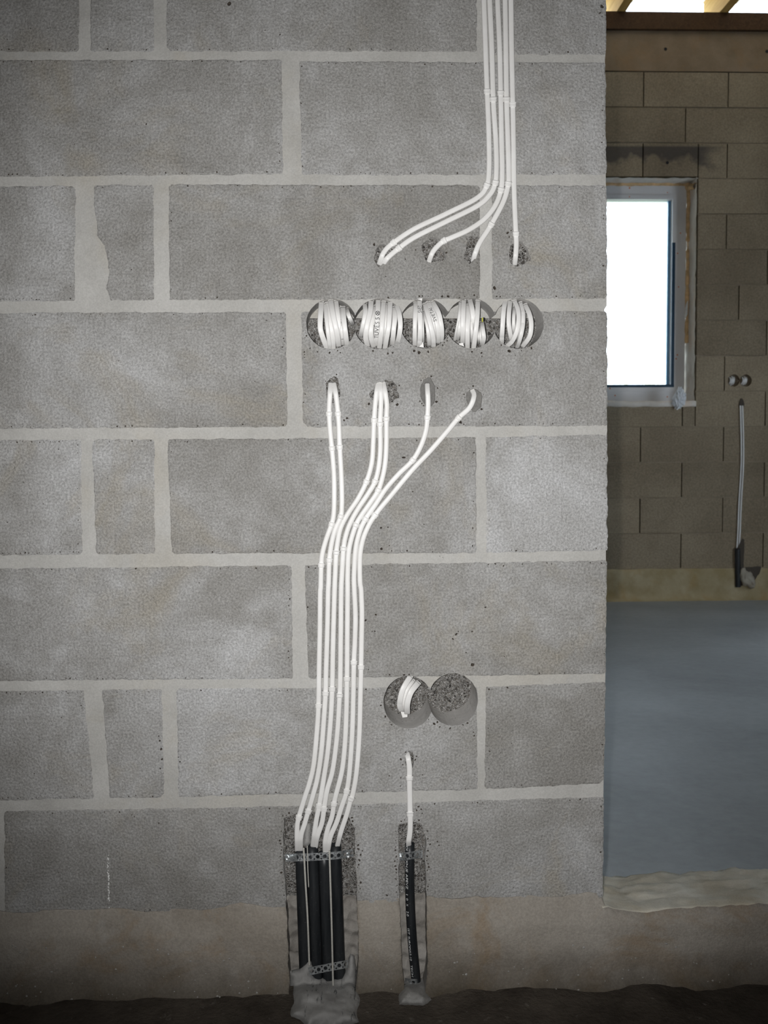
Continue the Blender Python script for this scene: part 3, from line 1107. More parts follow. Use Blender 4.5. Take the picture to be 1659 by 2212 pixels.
# ochre footing of the far wall
vs, fs = [], []
prof = [(0.0, -0.004), (0.15, -0.010), (0.35, -0.006), (0.75, -0.008), (0.92, -0.014), (1.0, -0.035), (1.05, -0.06)]
N = 160
for j, (t, dy) in enumerate(prof):
    for i in range(N + 1):
        x = XL + (XR - XL) * i / N
        z = z_foot * (1 - t)
        vs.append((x, YF + dy + 0.004 * noise.noise((x * 6, t * 4, 0)), z + 0.006 * noise.noise((x * 7, t * 5, 3))))
for j in range(len(prof) - 1):
    for i in range(N):
        fs.append((j * (N + 1) + i, (j + 1) * (N + 1) + i, (j + 1) * (N + 1) + i + 1, j * (N + 1) + i + 1))
o = mesh_obj('baseboard_far', vs, fs, M['farfooting'], None, smooth=True)
tag(o, 'ochre stained concrete footing along the far wall', kind='structure')

# ------------------------------------------------------------------ window of the far wall
win = empty('window_1')
tag(win, 'bright window with grey film covered frame in the far wall', kind='structure')
RV = 0.20                                          # reveal depth
x0, x1, z0, z1 = w['x0'], w['x1'], w['z0'], w['z1']
# rough reveals
def reveal(name, corners, mat):
    (a, b, c, d) = [Vector(v) for v in corners]
    vs, fs = [], []
    n1, n2 = 10, 60
    nrm = (b - a).cross(d - a).normalized()
    if nrm.dot(Vector(((x0 + x1) / 2, a.y, (z0 + z1) / 2)) - a) < 0:
        nrm = -nrm
    for j in range(n2 + 1):
        for i in range(n1 + 1):
            u, v = i / n1, j / n2
            p = a.lerp(b, u).lerp(d.lerp(c, u), v)
            p = p + nrm * 0.007 * (noise.noise((p.x * 25, p.y * 25, p.z * 25)) + 0.9)
            vs.append(p)
    for j in range(n2):
        for i in range(n1):
            fs.append((j * (n1 + 1) + i, j * (n1 + 1) + i + 1, (j + 1) * (n1 + 1) + i + 1, (j + 1) * (n1 + 1) + i))
    return mesh_obj(name, vs, fs, mat, win, smooth=True)


reveal('reveal', [(x1 - .002, YF - .004, z0), (x1 - .002, YF + RV, z0), (x1 - .002, YF + RV, z1), (x1 - .002, YF - .004, z1)], M['reveal'])
reveal('reveal', [(x0, YF + RV, z1 - .002), (x0, YF - .004, z1 - .002), (x1, YF - .004, z1 - .002), (x1, YF + RV, z1 - .002)], M['reveal'])
reveal('reveal', [(x0 + .002, YF + RV, z0), (x0 + .002, YF - .004, z0), (x0 + .002, YF - .004, z1), (x0 + .002, YF + RV, z1)], M['reveal'])
# bedding under the frame
vs, fs = [], []
for i in range(61):
    x = x0 + (x1 - x0) * i / 60
    k = 0.006 * noise.noise((x * 14, 0, 0))
    for (y, z) in [(YF + 0.2, z0 - 0.028), (YF - 0.012 + k, z0 - 0.028 + k), (YF - 0.016 + k, z0 - 0.004), (YF - 0.006, z0 + 0.006 + k), (YF + 0.2, z0 + 0.01)]:
        vs.append((x, y, z))
for i in range(60):
    for j in range(4):
        fs.append((i * 5 + j, i * 5 + j + 1, (i + 1) * 5 + j + 1, (i + 1) * 5 + j))
mesh_obj('sill_bedding', vs, fs, M['reveal'], win, smooth=True)
YW = YF + 0.125                                    # face of the frame
fx1 = W(1481, 600, YW).x
fz1 = W(1450, 401, YW).z
fz0 = z0 + 0.004
gx1 = W(1447, 600, YW + 0.03).x
gz1 = W(1400, 434, YW + 0.03).z
gz0 = W(1400, 836, YW + 0.03).z
fx0 = x0 + (x1 - fx1)
gx0 = fx0 + (fx1 - gx1)
box('frame', (gx1, YW, fz0), (fx1, YW + 0.075, fz1), M['frame'], win)
box('frame', (fx0, YW, fz0), (gx0, YW + 0.075, fz1), M['frame'], win)
box('frame', (gx0, YW, gz1), (gx1, YW + 0.075, fz1), M['frame'], win)
box('frame', (gx0, YW, fz0), (gx1, YW + 0.075, gz0), M['frame'], win)
# sash step
sx = gx1 + 0.024
for lo, hi in [((gx1, YW - 0.012, gz0 - 0.024), (sx, YW - 0.001, gz1 + 0.024)), ((gx0, YW - 0.012, gz1), (gx1, YW - 0.001, gz1 + 0.024)),
               ((gx0, YW - 0.012, gz0 - 0.024), (gx1, YW - 0.001, gz0))]:
    box('sash', lo, hi, M['frame'], win)
box('gasket', (gx0, YW - 0.014, gz0 - 0.004), (gx1 + 0.018, YW + 0.03, gz0 + 0.012), M['gasket'], win)
box('gasket', (gx1 - 0.001, YW - 0.015, gz0 - 0.004), (gx1 + 0.017, YW - 0.002, W(1450, 525, YW).z), M['gasket'], win)
box('glazing_spacer', (gx1 - 0.014, YW + 0.03, gz0), (gx1 + 0.001, YW + 0.052, gz1), M['spacer'], win)
box('pane', (gx0, YW + 0.036, gz0), (gx1, YW + 0.042, gz1), M['glass'], win)


def lumpy(name, a, b, r, mat, parent, seed, nseg=70, gap=-9):
    a, b = Vector(a), Vector(b)
    d = (b - a).normalized()
    s = d.orthogonal().normalized()
    t = d.cross(s)
    vs, fs = [], []
    for i in range(nseg + 1):
        u = i / nseg
        rr = r * (1 + 0.55 * noise.noise((u * 9, seed, 0)) + 0.35 * noise.noise((u * 27, seed, 5)))
        if noise.noise((u * 4.0, seed, 9)) < gap:
            rr *= 0.25
        off = r * 0.5 * noise.noise((u * 6, seed, 3))
        for k in range(8):
            g = k * math.pi / 4
            vs.append(a.lerp(b, u) + (s * math.cos(g) + t * math.sin(g)) * rr + s * off)
    for i in range(nseg):
        for k in range(8):
            fs.append((i * 8 + k, i * 8 + (k + 1) % 8, (i + 1) * 8 + (k + 1) % 8, (i + 1) * 8 + k))
    return mesh_obj(name, vs, fs, mat, parent, smooth=True)


lumpy('foam_seal', (x0, YW - 0.004, fz1 + 0.010), (x1 - 0.01, YW - 0.004, fz1 + 0.010), 0.013, M['foam'], win, 1.0)
lumpy('foam_seal', (fx1 + 0.010, YW - 0.004, fz0 + 0.35), (fx1 + 0.010, YW - 0.004, fz1), 0.012, M['foam'], win, 4.0, gap=-0.25)
lumpy('foam_seal', (x1 - 0.012, YF + 0.01, z1 - 0.05), (x1 - 0.02, YW, z1 - 0.03), 0.016, M['foam'], win, 8.0, 12)
# white wedge left in the joint
wv = W(1484, 668, YW - 0.03)
bmw = [(wv.x - .010, wv.y, wv.z - .055), (wv.x + .004, wv.y, wv.z - .030), (wv.x + .006, wv.y, wv.z + .05), (wv.x - .002, wv.y, wv.z + .03)]
vs = bmw + [(a, b + 0.02, c) for a, b, c in bmw]
mesh_obj('packer', vs, [(0, 1, 2, 3), (7, 6, 5, 4), (0, 4, 5, 1), (1, 5, 6, 2), (2, 6, 7, 3), (3, 7, 4, 0)], M['print'], win)

# crumpled plastic bag on the sill
bmh = bmesh.new()
bmesh.ops.create_icosphere(bmh, subdivisions=4, radius=1.0)
for v in bmh.verts:
    n_ = v.co.normalized()
    k = 1 + 0.30 * (abs(noise.noise(n_ * 2.3)) * 2 - 0.6) + 0.16 * (abs(noise.noise(n_ * 6.0 + Vector((3, 1, 0)))) * 2 - 0.5)
    v.co = n_ * k
    tpr = 1.0 - 0.35 * max(0, v.co.z)
    v.co = Vector((v.co.x * 0.040 * tpr, v.co.y * 0.026, v.co.z * 0.060 + (0.012 * v.co.x)))
me = bpy.data.meshes.new('plastic_bag')
bmh.to_mesh(me); bmh.free()
bag = link('plastic_bag', me, M['bag'])
bc = W(1467, 861, YF - 0.022)
bag.location = bc
tag(bag, 'crumpled translucent white plastic bag at the lower right corner of the window', 'plastic bag')

# ------------------------------------------------------------------ roof of the far room
ceil = empty('ceiling_far')
tag(ceil, 'pine joists under a bright translucent roof membrane above the far wall', kind='structure')
zp0, zp1 = z_ring1, FZ(26, Y=YF - 0.03)
box('wall_plate', (XL, YF - 0.03, zp0), (XR, YF + 0.2, zp1), M['plate'], ceil)
jx = [W(1352, 23, YF - 0.03).x, W(1574, 24, YF - 0.03).x]
sp = jx[1] - jx[0]
for k in range(-7, 5):
    xr = jx[0] + sp * k
    if xr - 0.05 < XL or xr > XR: continue
    box('joist', (xr - 0.052, 1.0, zp1), (xr, YF + 0.24, zp1 + 0.17), M['joist'], ceil)
zc = zp1 + 0.17
mesh_obj('roof_membrane', [(XL, 0.15, zc), (XR, 0.15, zc), (XR, YF + 0.26, zc), (XL, YF + 0.26, zc)], [(0, 1, 2, 3)], M['membrane'], ceil)
box('added_blocker_boarding', (XL, 0.15, zc - 0.012), (XR, YF - 0.75, zc - 0.001), M['plate'], ceil)  # unseen boards added to hold back most of the membrane's light
# near room ceiling and the walls that close both rooms
c = box('ceiling', (XL, YB, 2.62), (XR, 0.19, 2.66), M['plaster']); tag(c, kind='structure', label='plain ceiling over the near room')
c = box('wall_left', (XL - 0.15, YB, 0), (XL, YF + 0.2, zc + 0.02), M['plaster']); tag(c, kind='structure', label='plain side wall at the left of both rooms')
wr = empty('wall_right')
tag(wr, kind='structure', label='plain side wall at the right with an added tall window lighting the far room')
SY0, SY1, SZ0, SZ1 = 1.65, 2.95, 0.15, 2.0  # unseen window, added so daylight reaches the lower far wall and floor
for lo, hi in [((XR, YB, 0), (XR + 0.15, SY0, zc + .02)), ((XR, SY1, 0), (XR + 0.15, YF + 0.2, zc + .02)), ((XR, SY0, 0), (XR + .15, SY1, SZ0)), ((XR, SY0, SZ1), (XR + .15, SY1, zc + .02))]:
    box('wall_part', lo, hi, M['plaster'], wr)
for lo, hi in [((XR + .05, SY0, SZ0), (XR + .11, SY0 + .06, SZ1)), ((XR + .05, SY1 - .06, SZ0), (XR + .11, SY1, SZ1)), ((XR + .05, SY0, SZ0), (XR + .11, SY1, SZ0 + .06)), ((XR + .05, SY0, SZ1 - .06), (XR + .11, SY1, SZ1)), ((XR + .05, 2.27, SZ0), (XR + .11, 2.33, SZ1))]:
    box('added_window_frame', lo, hi, M['frame'], wr)
c = box('wall_back', (XL, YB - 0.15, 0), (XR, YB, 2.66), M['plaster']); tag(c, kind='structure', label='plain wall behind the viewer')
c = box('wall_beyond_door', (1.42, 0.0, 0), (XR, 0.19, zc), M['plaster']); tag(c, kind='structure', label='plain wall on the far side of the doorway')
c = box('wall_lintel', (XL, 0.005, P(0, -1540).z), (1.42, 0.19, zc), M['plaster']); tag(c, kind='structure', label='plain wall above the block wall')

# outside: meadow and a hedge beyond the window
g = mesh_obj('ground', [(-30, YF + 0.3, -0.3), (40, YF + 0.3, -0.3), (40, 40, -0.3), (-30, 40, -0.3)], [(0, 1, 2, 3)], M['grass'])
tag(g, 'pale meadow outside the window', kind='structure')
vs, fs = [], []
for i in range(2600):
    cxh = random.gauss(3.6, 1.5)
    top = 2.3 + 0.7 * noise.noise((cxh * 0.8, 0, 0))
    cz = random.uniform(-0.2, 1) ** 1.0 * top
    cyh = 15 + random.uniform(-0.6, 0.6)
    a = Vector((random.gauss(0, 1), random.gauss(0, 1), random.gauss(0, 1))).normalized()
    b = a.orthogonal().normalized()
    s = random.uniform(0.04, 0.10)
    q = Vector((cxh, cyh, cz))
    k = len(vs)
    vs += [q - a * s, q + b * s * .5, q + a * s, q - b * s * .5]
    fs.append((k, k + 1, k + 2, k + 3))
hd = mesh_obj('hedge', vs, fs, M['leaf'])
tag(hd, 'pale sunlit hedge seen faintly through the far window', 'hedge')


# ------------------------------------------------------------------ ribbons: flat cables, coils, cords
def catmull(pts, step):
    pts = [np.array(p, float) for p in pts]
    pts = [2 * pts[0] - pts[1]] + pts + [2 * pts[-1] - pts[-2]]
    out = []
    for i in range(1, len(pts) - 2):
        p0, p1, p2, p3 = pts[i - 1:i + 3]
        n = max(2, int(np.hypot(*(p2 - p1)[:2]) / step))
        for k in range(n):
            t = k / n
            out.append(0.5 * ((2 * p1) + (-p0 + p2) * t + (2 * p0 - 5 * p1 + 4 * p2 - p3) * t * t + (-p0 + 3 * p1 - 3 * p2 + p3) * t ** 3))
    out.append(pts[-2])
    return out


class Ribbon:
    def __init__(self, pos, side):
        self.p = [Vector(v) for v in pos]
        n = len(self.p)
        self.s = [0.0]
        for i in range(1, n):
            self.s.append(self.s[-1] + (self.p[i] - self.p[i - 1]).length)
        self.t = [(self.p[min(i + 1, n - 1)] - self.p[max(i - 1, 0)]).normalized() for i in range(n)]
        self.side, self.n = [], []
        for i in range(n):
            sd = Vector(side[i])
            sd = (sd - self.t[i] * sd.dot(self.t[i])).normalized()
            nn = sd.cross(self.t[i])
            if nn.y > 0.3 or (i and nn.dot(self.n[-1]) < 0):
                nn = -nn
            self.side.append(sd)
            self.n.append(nn)

    def at(self, s):
        s = min(max(s, 0), self.s[-1] - 1e-6)
        i = max(0, int(np.searchsorted(self.s, s, 'right')) - 1)
        k = (s - self.s[i]) / max(1e-9, self.s[i + 1] - self.s[i])
        return (self.p[i].lerp(self.p[i + 1], k), self.side[i].lerp(self.side[i + 1], k).normalized(),
                self.n[i].lerp(self.n[i + 1], k).normalized(), self.t[i].lerp(self.t[i + 1], k).normalized())

    def nearest(self, v):
        k = min(range(len(self.p)), key=lambda i: (self.p[i] - v).length)
        return self.s[k]


def section(w, h, r, n=3):
    """rounded rectangle, w across, h thick"""
    out = []
    for cx_, cy_, a0 in [(w / 2 - r, h / 2 - r, 0), (-w / 2 + r, h / 2 - r, 90), (-w / 2 + r, -h / 2 + r, 180), (w / 2 - r, -h / 2 + r, 270)]:
        for k in range(n + 1):
            a = math.radians(a0 + 90 * k / n)
            out.append((cx_ + r * math.cos(a), cy_ + r * math.sin(a)))
    return out


def sweep(name, rb, sec, mat, parent=None, s0=None, s1=None, cap=True, smooth=True):
    ids = range(len(rb.p))
    fr = [(rb.p[i], rb.side[i], rb.n[i]) for i in ids if (s0 is None or s0 < rb.s[i] < s1)]
    if s0 is not None:
        a, b = rb.at(s0), rb.at(s1)
        fr = [a[:3]] + fr + [b[:3]]
    vs, fs = [], []
    m = len(sec)
    for (p, sd, nn) in fr:
        for (u, v) in sec:
            vs.append(p + sd * u + nn * v)
    for i in range(len(fr) - 1):
        for k in range(m):
            fs.append((i * m + k, i * m + (k + 1) % m, (i + 1) * m + (k + 1) % m, (i + 1) * m + k))
    if cap:
        fs.append(tuple(range(m))[::-1])
        fs.append(tuple((len(fr) - 1) * m + k for k in range(m)))
    o = mesh_obj(name, vs, fs, mat, parent, smooth=smooth)
    bm = bmesh.new()
    bm.from_mesh(o.data)
    bmesh.ops.recalc_face_normals(bm, faces=bm.faces)
    bm.to_mesh(o.data)
    bm.free()
    return o


def px_ribbon(pts, ydepth, step=3.0):
    """pts in photo pixels; ydepth(t, px, py) gives the plane each point lies on"""
    c = catmull(pts, step)
    n = len(c)
    pos, side = [], []
    for i, q in enumerate(c):
        t = i / (n - 1)
        pos.append(W(q[0], q[1], ydepth(t, q[0], q[1])))
        d = c[min(i + 1, n - 1)] - c[max(i - 1, 0)]
        L = max(np.hypot(d[0], d[1]), 1e-6)
        side.append(Vector((d[1] / L, 0, d[0] / L)))
    return Ribbon(pos, side)


CABLE_H = 0.0055


def wall_cable(label, pts, width_px, clips, in_top, in_bot, group):
    def yd(t, px, py):
        y = -CABLE_H / 2 - 0.0012
        for k_, on in ((0, in_top), (-1, in_bot)):
            d = math.hypot(px - pts[k_][0], py - pts[k_][1])
            if on and d < on:
                y += 0.013 * (1 - d / on) ** 1.4
        return y
    rb = px_ribbon(pts, yd)
    wd = width_px * MM
    o = sweep('cable', rb, section(wd, CABLE_H, 0.0022), M['cable'])
    tag(o, label, 'cable', group)
    for (cx_, cy_) in clips:
        s = rb.nearest(W(cx_, cy_, -0.004))
        Lc = 0.0066
        c1 = sweep('clip', rb, section(wd + 0.0024, CABLE_H + 0.003, 0.0032), M['cable'], o, s - Lc / 2, s + Lc / 2)
        # thicker lip of the clip at its upper rim
        sweep('clip_lip', rb, section(wd + 0.0036, CABLE_H + 0.0042, 0.0036), M['cable'], c1, s - Lc / 2 - 0.0004, s - Lc / 2 + 0.0016)
    return o


def z(pts, scale, ox, oy):
    return [(x / scale + ox, y / scale + oy) for x, y in pts]


ZU = (2.9625, 760, 0)
upper = [
    ('leftmost white cable of the upper bundle, sweeping to the left hole',
     [(842, -60), (845, 0), (855, 300), (865, 580), (876, 850), (878, 1080), (862, 1190), (800, 1268), (600, 1370), (400, 1465), (265, 1555), (205, 1615), (174, 1692)],
     [(865, 590), (864, 1192), (268, 1556)]),
    ('second white cable from the left of the upper bundle, just under the leftmost one',
     [(880, -60), (882, 0), (895, 300), (905, 640), (921, 900), (925, 1080), (915, 1180), (880, 1250), (800, 1320), (600, 1420), (400, 1520), (300, 1590), (225, 1655), (193, 1704)],
     [(907, 640), (917, 1175), (305, 1590)]),
    ('middle white cable of the upper bundle, curving to the second hole',
     [(930, -60), (932, 0), (945, 300), (952, 600), (958, 900), (962, 1100), (955, 1210), (920, 1310), (850, 1400), (750, 1470), (640, 1520), (580, 1548), (520, 1610), (490, 1684)],
     [(952, 600), (955, 1215), (585, 1545)]),
    ('fourth white cable of the upper bundle, bending to the third hole',
     [(979, -60), (980, 0), (985, 300), (990, 640), (998, 900), (1003, 1100), (1000, 1180), (970, 1290), (890, 1440), (820, 1550), (790, 1620), (775, 1674)],
     [(990, 640), (1000, 1180), (890, 1440)]),
    ('rightmost white cable of the upper bundle, dropping straight down',
     [(1017, -60), (1018, 0), (1022, 300), (1030, 680), (1034, 900), (1038, 1200), (1043, 1350), (1050, 1500), (1052, 1580), (1043, 1694)],
     [(1029, 675), (1050, 1497)]),
]
for lab, pts, clips in upper:
    p = z(pts, *ZU)
    # goes on up the wall beyond the photograph
    p = [(p[1][0] - 14, -700), (p[1][0] - 9, -400), (p[1][0] - 5, -200), (p[1][0] - 2, -90)] + p[1:]
    wall_cable(lab, p, 11.2, z(clips, *ZU), 0, 20, 'flat cables fixed to the block wall')

Z7, Z8, Z1 = (3.6065, 640, 800), (3.6065, 640, 1250), (4.1475, 580, 1680)
lower = [
    ('leftmost white cable of the lower bundle',
     [(268, 100), (262, 200), (256, 330), (265, 480), (278, 610), (293, 800), (296, 950), (293, 1100), (278, 1190), (235, 1310), (205, 1420), (195, 1510), (190, 1700)],
     [(187, 100), (184, 400), (178, 700), (173, 990), (160, 1200), (135, 1450), (100, 1600)], [(330, 160), (272, 355), (256, 460), (257, 655)],
     [(257, 338), (278, 610), (278, 1197), (195, 1515)], [(172, 990)], [(272, 357)]),
    ('second white cable from the left of the lower bundle',
     [(292, 100), (310, 200), (325, 330), (333, 450), (338, 590), (350, 800), (355, 950), (355, 1050), (346, 1140), (300, 1250), (275, 1350), (258, 1470), (252, 1650)],
     [(248, 100), (243, 350), (233, 700), (228, 895), (215, 1100), (195, 1350), (165, 1550)], [(400, 150), (357, 300), (325, 410), (292, 520), (288, 652)],
     [(325, 338), (338, 597), (348, 1140), (258, 1475)], [(227, 900)], [(357, 300)]),
    ('third lower white cable from the left, left one of three in one hole',
     [(640, 85), (622, 200), (606, 390), (600, 550), (588, 720), (545, 870), (480, 1000), (400, 1120), (345, 1230), (320, 1350), (312, 1420), (303, 1600)],
     [(298, 100), (291, 350), (285, 600), (280, 860), (268, 1100), (245, 1350), (215, 1550), (178, 1770)], [(425, 400), (396, 615)],
     [(604, 388), (547, 872), (312, 1418)], [(280, 863), (178, 1770)], []),
    ('fourth lower white cable from the left, middle one of three in one hole',
     [(655, 85), (660, 250), (653, 410), (655, 600), (642, 750), (612, 868), (560, 960), (480, 1080), (420, 1190), (385, 1290), (368, 1390), (355, 1600)],
     [(350, 100), (347, 400), (342, 800), (338, 910), (320, 1200), (285, 1480), (240, 1650)], [(498, 280), (480, 400), (440, 520), (420, 625)],
     [(653, 418), (612, 868), (367, 1388)], [(338, 914)], [(496, 287)]),
    ('fifth lower white cable from the left, right one of three in one hole',
     [(678, 92), (704, 250), (702, 380), (702, 550), (695, 700), (675, 820), (638, 935), (570, 1040), (500, 1140), (465, 1205), (430, 1310), (408, 1420), (400, 1600)],
     [(400, 100), (398, 400), (395, 790), (390, 1050), (378, 1300), (355, 1500), (310, 1680)], [(588, 225), (568, 350), (530, 460), (508, 570), (508, 680)],
     [(701, 385), (637, 935), (466, 1205)], [(396, 783), (293, 1755)], []),
    ('sixth lower white cable from the left, bending alone into its own hole',
     [(1020, 105), (1027, 250), (1022, 360), (1010, 470), (970, 590), (905, 702), (800, 805), (700, 920), (620, 1040), (538, 1160), (490, 1270), (462, 1400), (450, 1600)],
     [(453, 100), (461, 300), (456, 500), (449, 645), (445, 900), (436, 1200), (415, 1500)], [(700, 120), (655, 260), (610, 400), (555, 530), (527, 680)],
     [(1023, 368), (908, 702), (535, 1165)], [(448, 650), (393, 1652)], []),
    ('rightmost white cable of the lower bundle, rising diagonally to the right',
     [(1368, 150), (1385, 200), (1350, 290), (1262, 372), (1180, 470), (1050, 620), (900, 780), (750, 960), (612, 1130), (540, 1260), (505, 1380), (495, 1500), (497, 1650)],
     [(505, 80), (508, 150), (512, 280), (508, 500), (505, 690), (500, 900), (492, 1200), (470, 1500), (440, 1680)], [(738, 190), (700, 330), (650, 480), (616, 615)],
     [(1262, 372), (612, 1130)], [(506, 692), (428, 1715)], []),
]
for lab, a, b, c, k7, k8, k1 in lower:
    p = z(a, *Z7) + z(b, *Z8) + z(c, *Z1)
    wall_cable(lab, p, 11.2, z(k7, *Z7) + z(k8, *Z8) + z(k1, *Z1), 22, 26, 'flat cables fixed to the block wall')
ZS = (5.029, 800, 1420)
wall_cable('short white flat cable standing alone above the single black conduit',
           z([(398, 1036), (412, 1100), (425, 1200), (425, 1300), (428, 1500), (432, 1680), (434, 1800), (430, 1900), (416, 2000), (420, 2050)], *ZS),
           12.2, z([(424, 1315), (431, 1695)], *ZS), 14, 14, 'flat cables fixed to the block wall')


# ------------------------------------------------------------------ coils of spare cable in the round holes
def text_mesh(body, size):
    cu = bpy.data.curves.new('txt', 'FONT')
    cu.body = body
    cu.size = size
    cu.resolution_u = 3
    o = bpy.data.objects.new('txt', cu)
    COL.objects.link(o)
    dg = bpy.context.evaluated_depsgraph_get()
    dg.update()
    me = bpy.data.meshes.new_from_object(o.evaluated_get(dg))
    bpy.data.objects.remove(o)
    bpy.data.curves.remove(cu)
    vs = [v.co.copy() for v in me.vertices]
    fs = [tuple(p.vertices) for p in me.polygons]
    bpy.data.meshes.remove(me)
    return vs, fs


def ribbon_text(name, rb, vs, fs, s_start, off, h, mat, parent, direction=-1, stretch=1.0):
    """lay flat lettering on the outer face of a ribbon; direction -1 reads upwards"""
    out = []
    for v in vs:
        p, sd, nn, tt = rb.at(s_start + direction * v.x * stretch)
        s2 = sd if sd.x > 0 else -sd
        if nn.y > 0: nn = -nn
        out.append(p + s2 * (direction * v.y + off) + nn * (h / 2 + 0.0003))
    return mesh_obj(name, out, fs, mat, parent)


COIL_H = 0.0042


def coil(label, loops, origin, bulge=0.016, scale=13.825):
    """loops: (points in the zoomed crop, width, layer); one flat turn each"""
    xs_ = [p[0] for l in loops for p in l[0]]
    ys_ = [p[1] for l in loops for p in l[0]]
    c0 = z([(np.mean(xs_), max(ys_))], scale, *origin)[0]
    root = empty('cable_coil')
    tag(root, label, 'cable coil', 'coils of spare cable in the round holes')
    made = []
    for li, (pts, wd, layer) in enumerate(loops):
        p = z(pts, scale, *origin)
        # turns dive into the hole at both ends
        d0 = np.array(p[1]) - np.array(p[0])
        d1 = np.array(p[-1]) - np.array(p[-2])
        d0 = d0 / np.hypot(*d0)
        d1 = d1 / np.hypot(*d1)
        y_lo, y_hi = p[0][1], p[-1][1]
        c = catmull(p, 1.6)
        pos, side = [], []
        n = len(c)
        for i, q in enumerate(c):
            t = i / (n - 1)
            k = (abs(2 * t - 1)) ** 2.6
            Y = -bulge - layer * 0.0036 + (bulge + 0.012) * k
            dd = c[min(i + 1, n - 1)] - c[max(i - 1, 0)]
            L = max(np.hypot(*dd), 1e-6)
            pos.append(W(q[0], q[1], Y))
            side.append(Vector((dd[1] / L, 0, dd[0] / L)))
        for s in range(1, 6):          # dive
            a = s / 5
            v = pos[0 if s == 1 else 0].copy()
            pos.insert(0, W(p[0][0] + d0[0] * 1.6 * a * 2, p[0][1] + d0[1] * 1.6 * a * 2, 0.012 - layer * 0.0036 + 0.035 * a))
            side.insert(0, side[0])
            pos.append(W(p[-1][0] - d1[0] * 1.6 * a * 2, p[-1][1] - d1[1] * 1.6 * a * 2, 0.012 - layer * 0.0036 + 0.035 * a))
            side.append(side[-1])
        rb = Ribbon(pos, side)
        o = sweep('cable_loop', rb, section(wd / scale * MM, COIL_H, 0.0016), M['cable'], root)
        made.append((o, rb))
    return root, made


def flap(root, pts, origin, Y, scale=13.825, mat='cable'):
    p = [W(a, b, Y) for a, b in z(pts, scale, *origin)]
    n = len(p)
    vs = p + [v + Vector((0, 0.004, 0)) for v in p]
    fs = [tuple(range(n)), tuple(range(2 * n - 1, n - 1, -1))] + [(i, n + i, n + (i + 1) % n, (i + 1) % n) for i in range(n)]
    mesh_obj('cable_end', vs, fs, M[mat], root)


c1, m1 = coil('coil of white cable in the leftmost hole of the row of five', [
    ([(1230, 380), (1300, 600), (1410, 830)], 130, -5),
    ([(1050, 350), (1075, 900), (1115, 1430)], 110, -1),
    ([(910, 145), (970, 600), (1010, 1000), (1045, 1380)], 140, -0.5),
    ([(650, 200), (740, 800), (810, 1200), (840, 1570)], 140, 0),
    ([(600, 230), (620, 600), (660, 1000), (705, 1350), (730, 1570)], 125, 0.6),
    ([(750, 130), (830, 600), (930, 1050), (990, 1470)], 160, 1),
    ([(1115, 330), (1150, 750), (1200, 1150), (1240, 1470)], 155, 1),
    ([(475, 180), (450, 560), (440, 930), (505, 1200), (640, 1560)], 160, 0.3)], (660, 640))
c2, m2 = coil('fat coil of white cable lettered TUVĖS 5 with a crossed circle', [
    ([(960, 250), (935, 700), (920, 1100), (880, 1400)], 90, -0.8),
    ([(600, 300), (560, 600), (510, 950), (510, 1250), (580, 1500)], 150, -0.3),
    ([(320, 230), (330, 500), (270, 850), (190, 1180)], 140, -0.4),
    ([(1210, 330), (1210, 700), (1180, 1000), (1140, 1430)], 150, -0.2),
    ([(720, 110), (702, 500), (682, 850), (662, 1200), (650, 1450)], 155, 0.2),
    ([(880, 170), (850, 600), (820, 1000), (785, 1250), (755, 1530)], 150, 0.5),
    ([(510, 140), (480, 450), (390, 850), (345, 1200), (400, 1480)], 160, 0.4),
    ([(1080, 170), (1060, 500), (1030, 900), (980, 1200), (920, 1545)], 150, 0.7),
    ([(1270, 260), (1350, 550), (1380, 850), (1350, 1150), (1290, 1400)], 150, 0.5)], (765, 640))
c3, m3 = coil('coil of white cable in the middle round hole, lettered SVET twice', [
    ([(700, 450), (790, 800), (840, 1150), (860, 1450)], 130, -2.5),
    ([(665, 500), (675, 900), (690, 1350)], 70, -1),
    ([(800, 180), (940, 560), (1030, 950), (1080, 1300)], 90, -0.6),
    ([(450, 200), (440, 560), (430, 900), (425, 1450)], 135, 0),
    ([(850, 190), (990, 520), (1080, 800), (1130, 1100), (1130, 1370)], 135, 0.2),
    ([(730, 230), (830, 600), (920, 950), (980, 1250), (990, 1490)], 150, 0.4),
    ([(960, 170), (1130, 480), (1210, 800), (1240, 1100), (1220, 1340)], 145, 0.5),
    ([(570, 130), (578, 500), (592, 900), (580, 1300), (560, 1490)], 155, 0.7)], (865, 640))
flap(c3, [(500, 80), (655, 55), (645, 140), (600, 110)], (865, 640), -0.004)
flap(c3, [(560, 1515), (680, 1355), (700, 1530)], (865, 640), 0.0)
c4, m4 = coil('coil of white cable with a cut end showing a yellow green wire', [
    ([(960, 950), (945, 1400)], 60, -1.2),
    ([(1010, 850), (1005, 1200), (1020, 1450)], 70, -0.8),
    ([(740, 500), (745, 900), (750, 1350)], 90, -0.5),
    ([(400, 180), (370, 600), (310, 950), (240, 1300)], 95, -0.6),
    ([(405, 430), (385, 900), (320, 1280)], 120, -0.2),
    ([(690, 95), (760, 400), (792, 700), (790, 1050)], 150, 0),
    ([(640, 260), (640, 700), (622, 1000), (620, 1560)], 148, 0.3),
    ([(510, 120), (492, 500), (482, 900), (470, 1380)], 150, 0.4),
    ([(930, 145), (910, 600), (872, 1000), (800, 1570)], 148, 0.8),
    ([(1050, 775), (1080, 1000), (1110, 1250), (1055, 1460)], 130, 0.2)], (965, 640))
flap(c4, [(360, 1410), (490, 1390), (520, 1500), (380, 1450)], (965, 640), -0.002)
flap(c4, [(1050, 640), (1085, 635), (1085, 760), (1050, 765)], (965, 640), -0.014, mat='yellowwire')
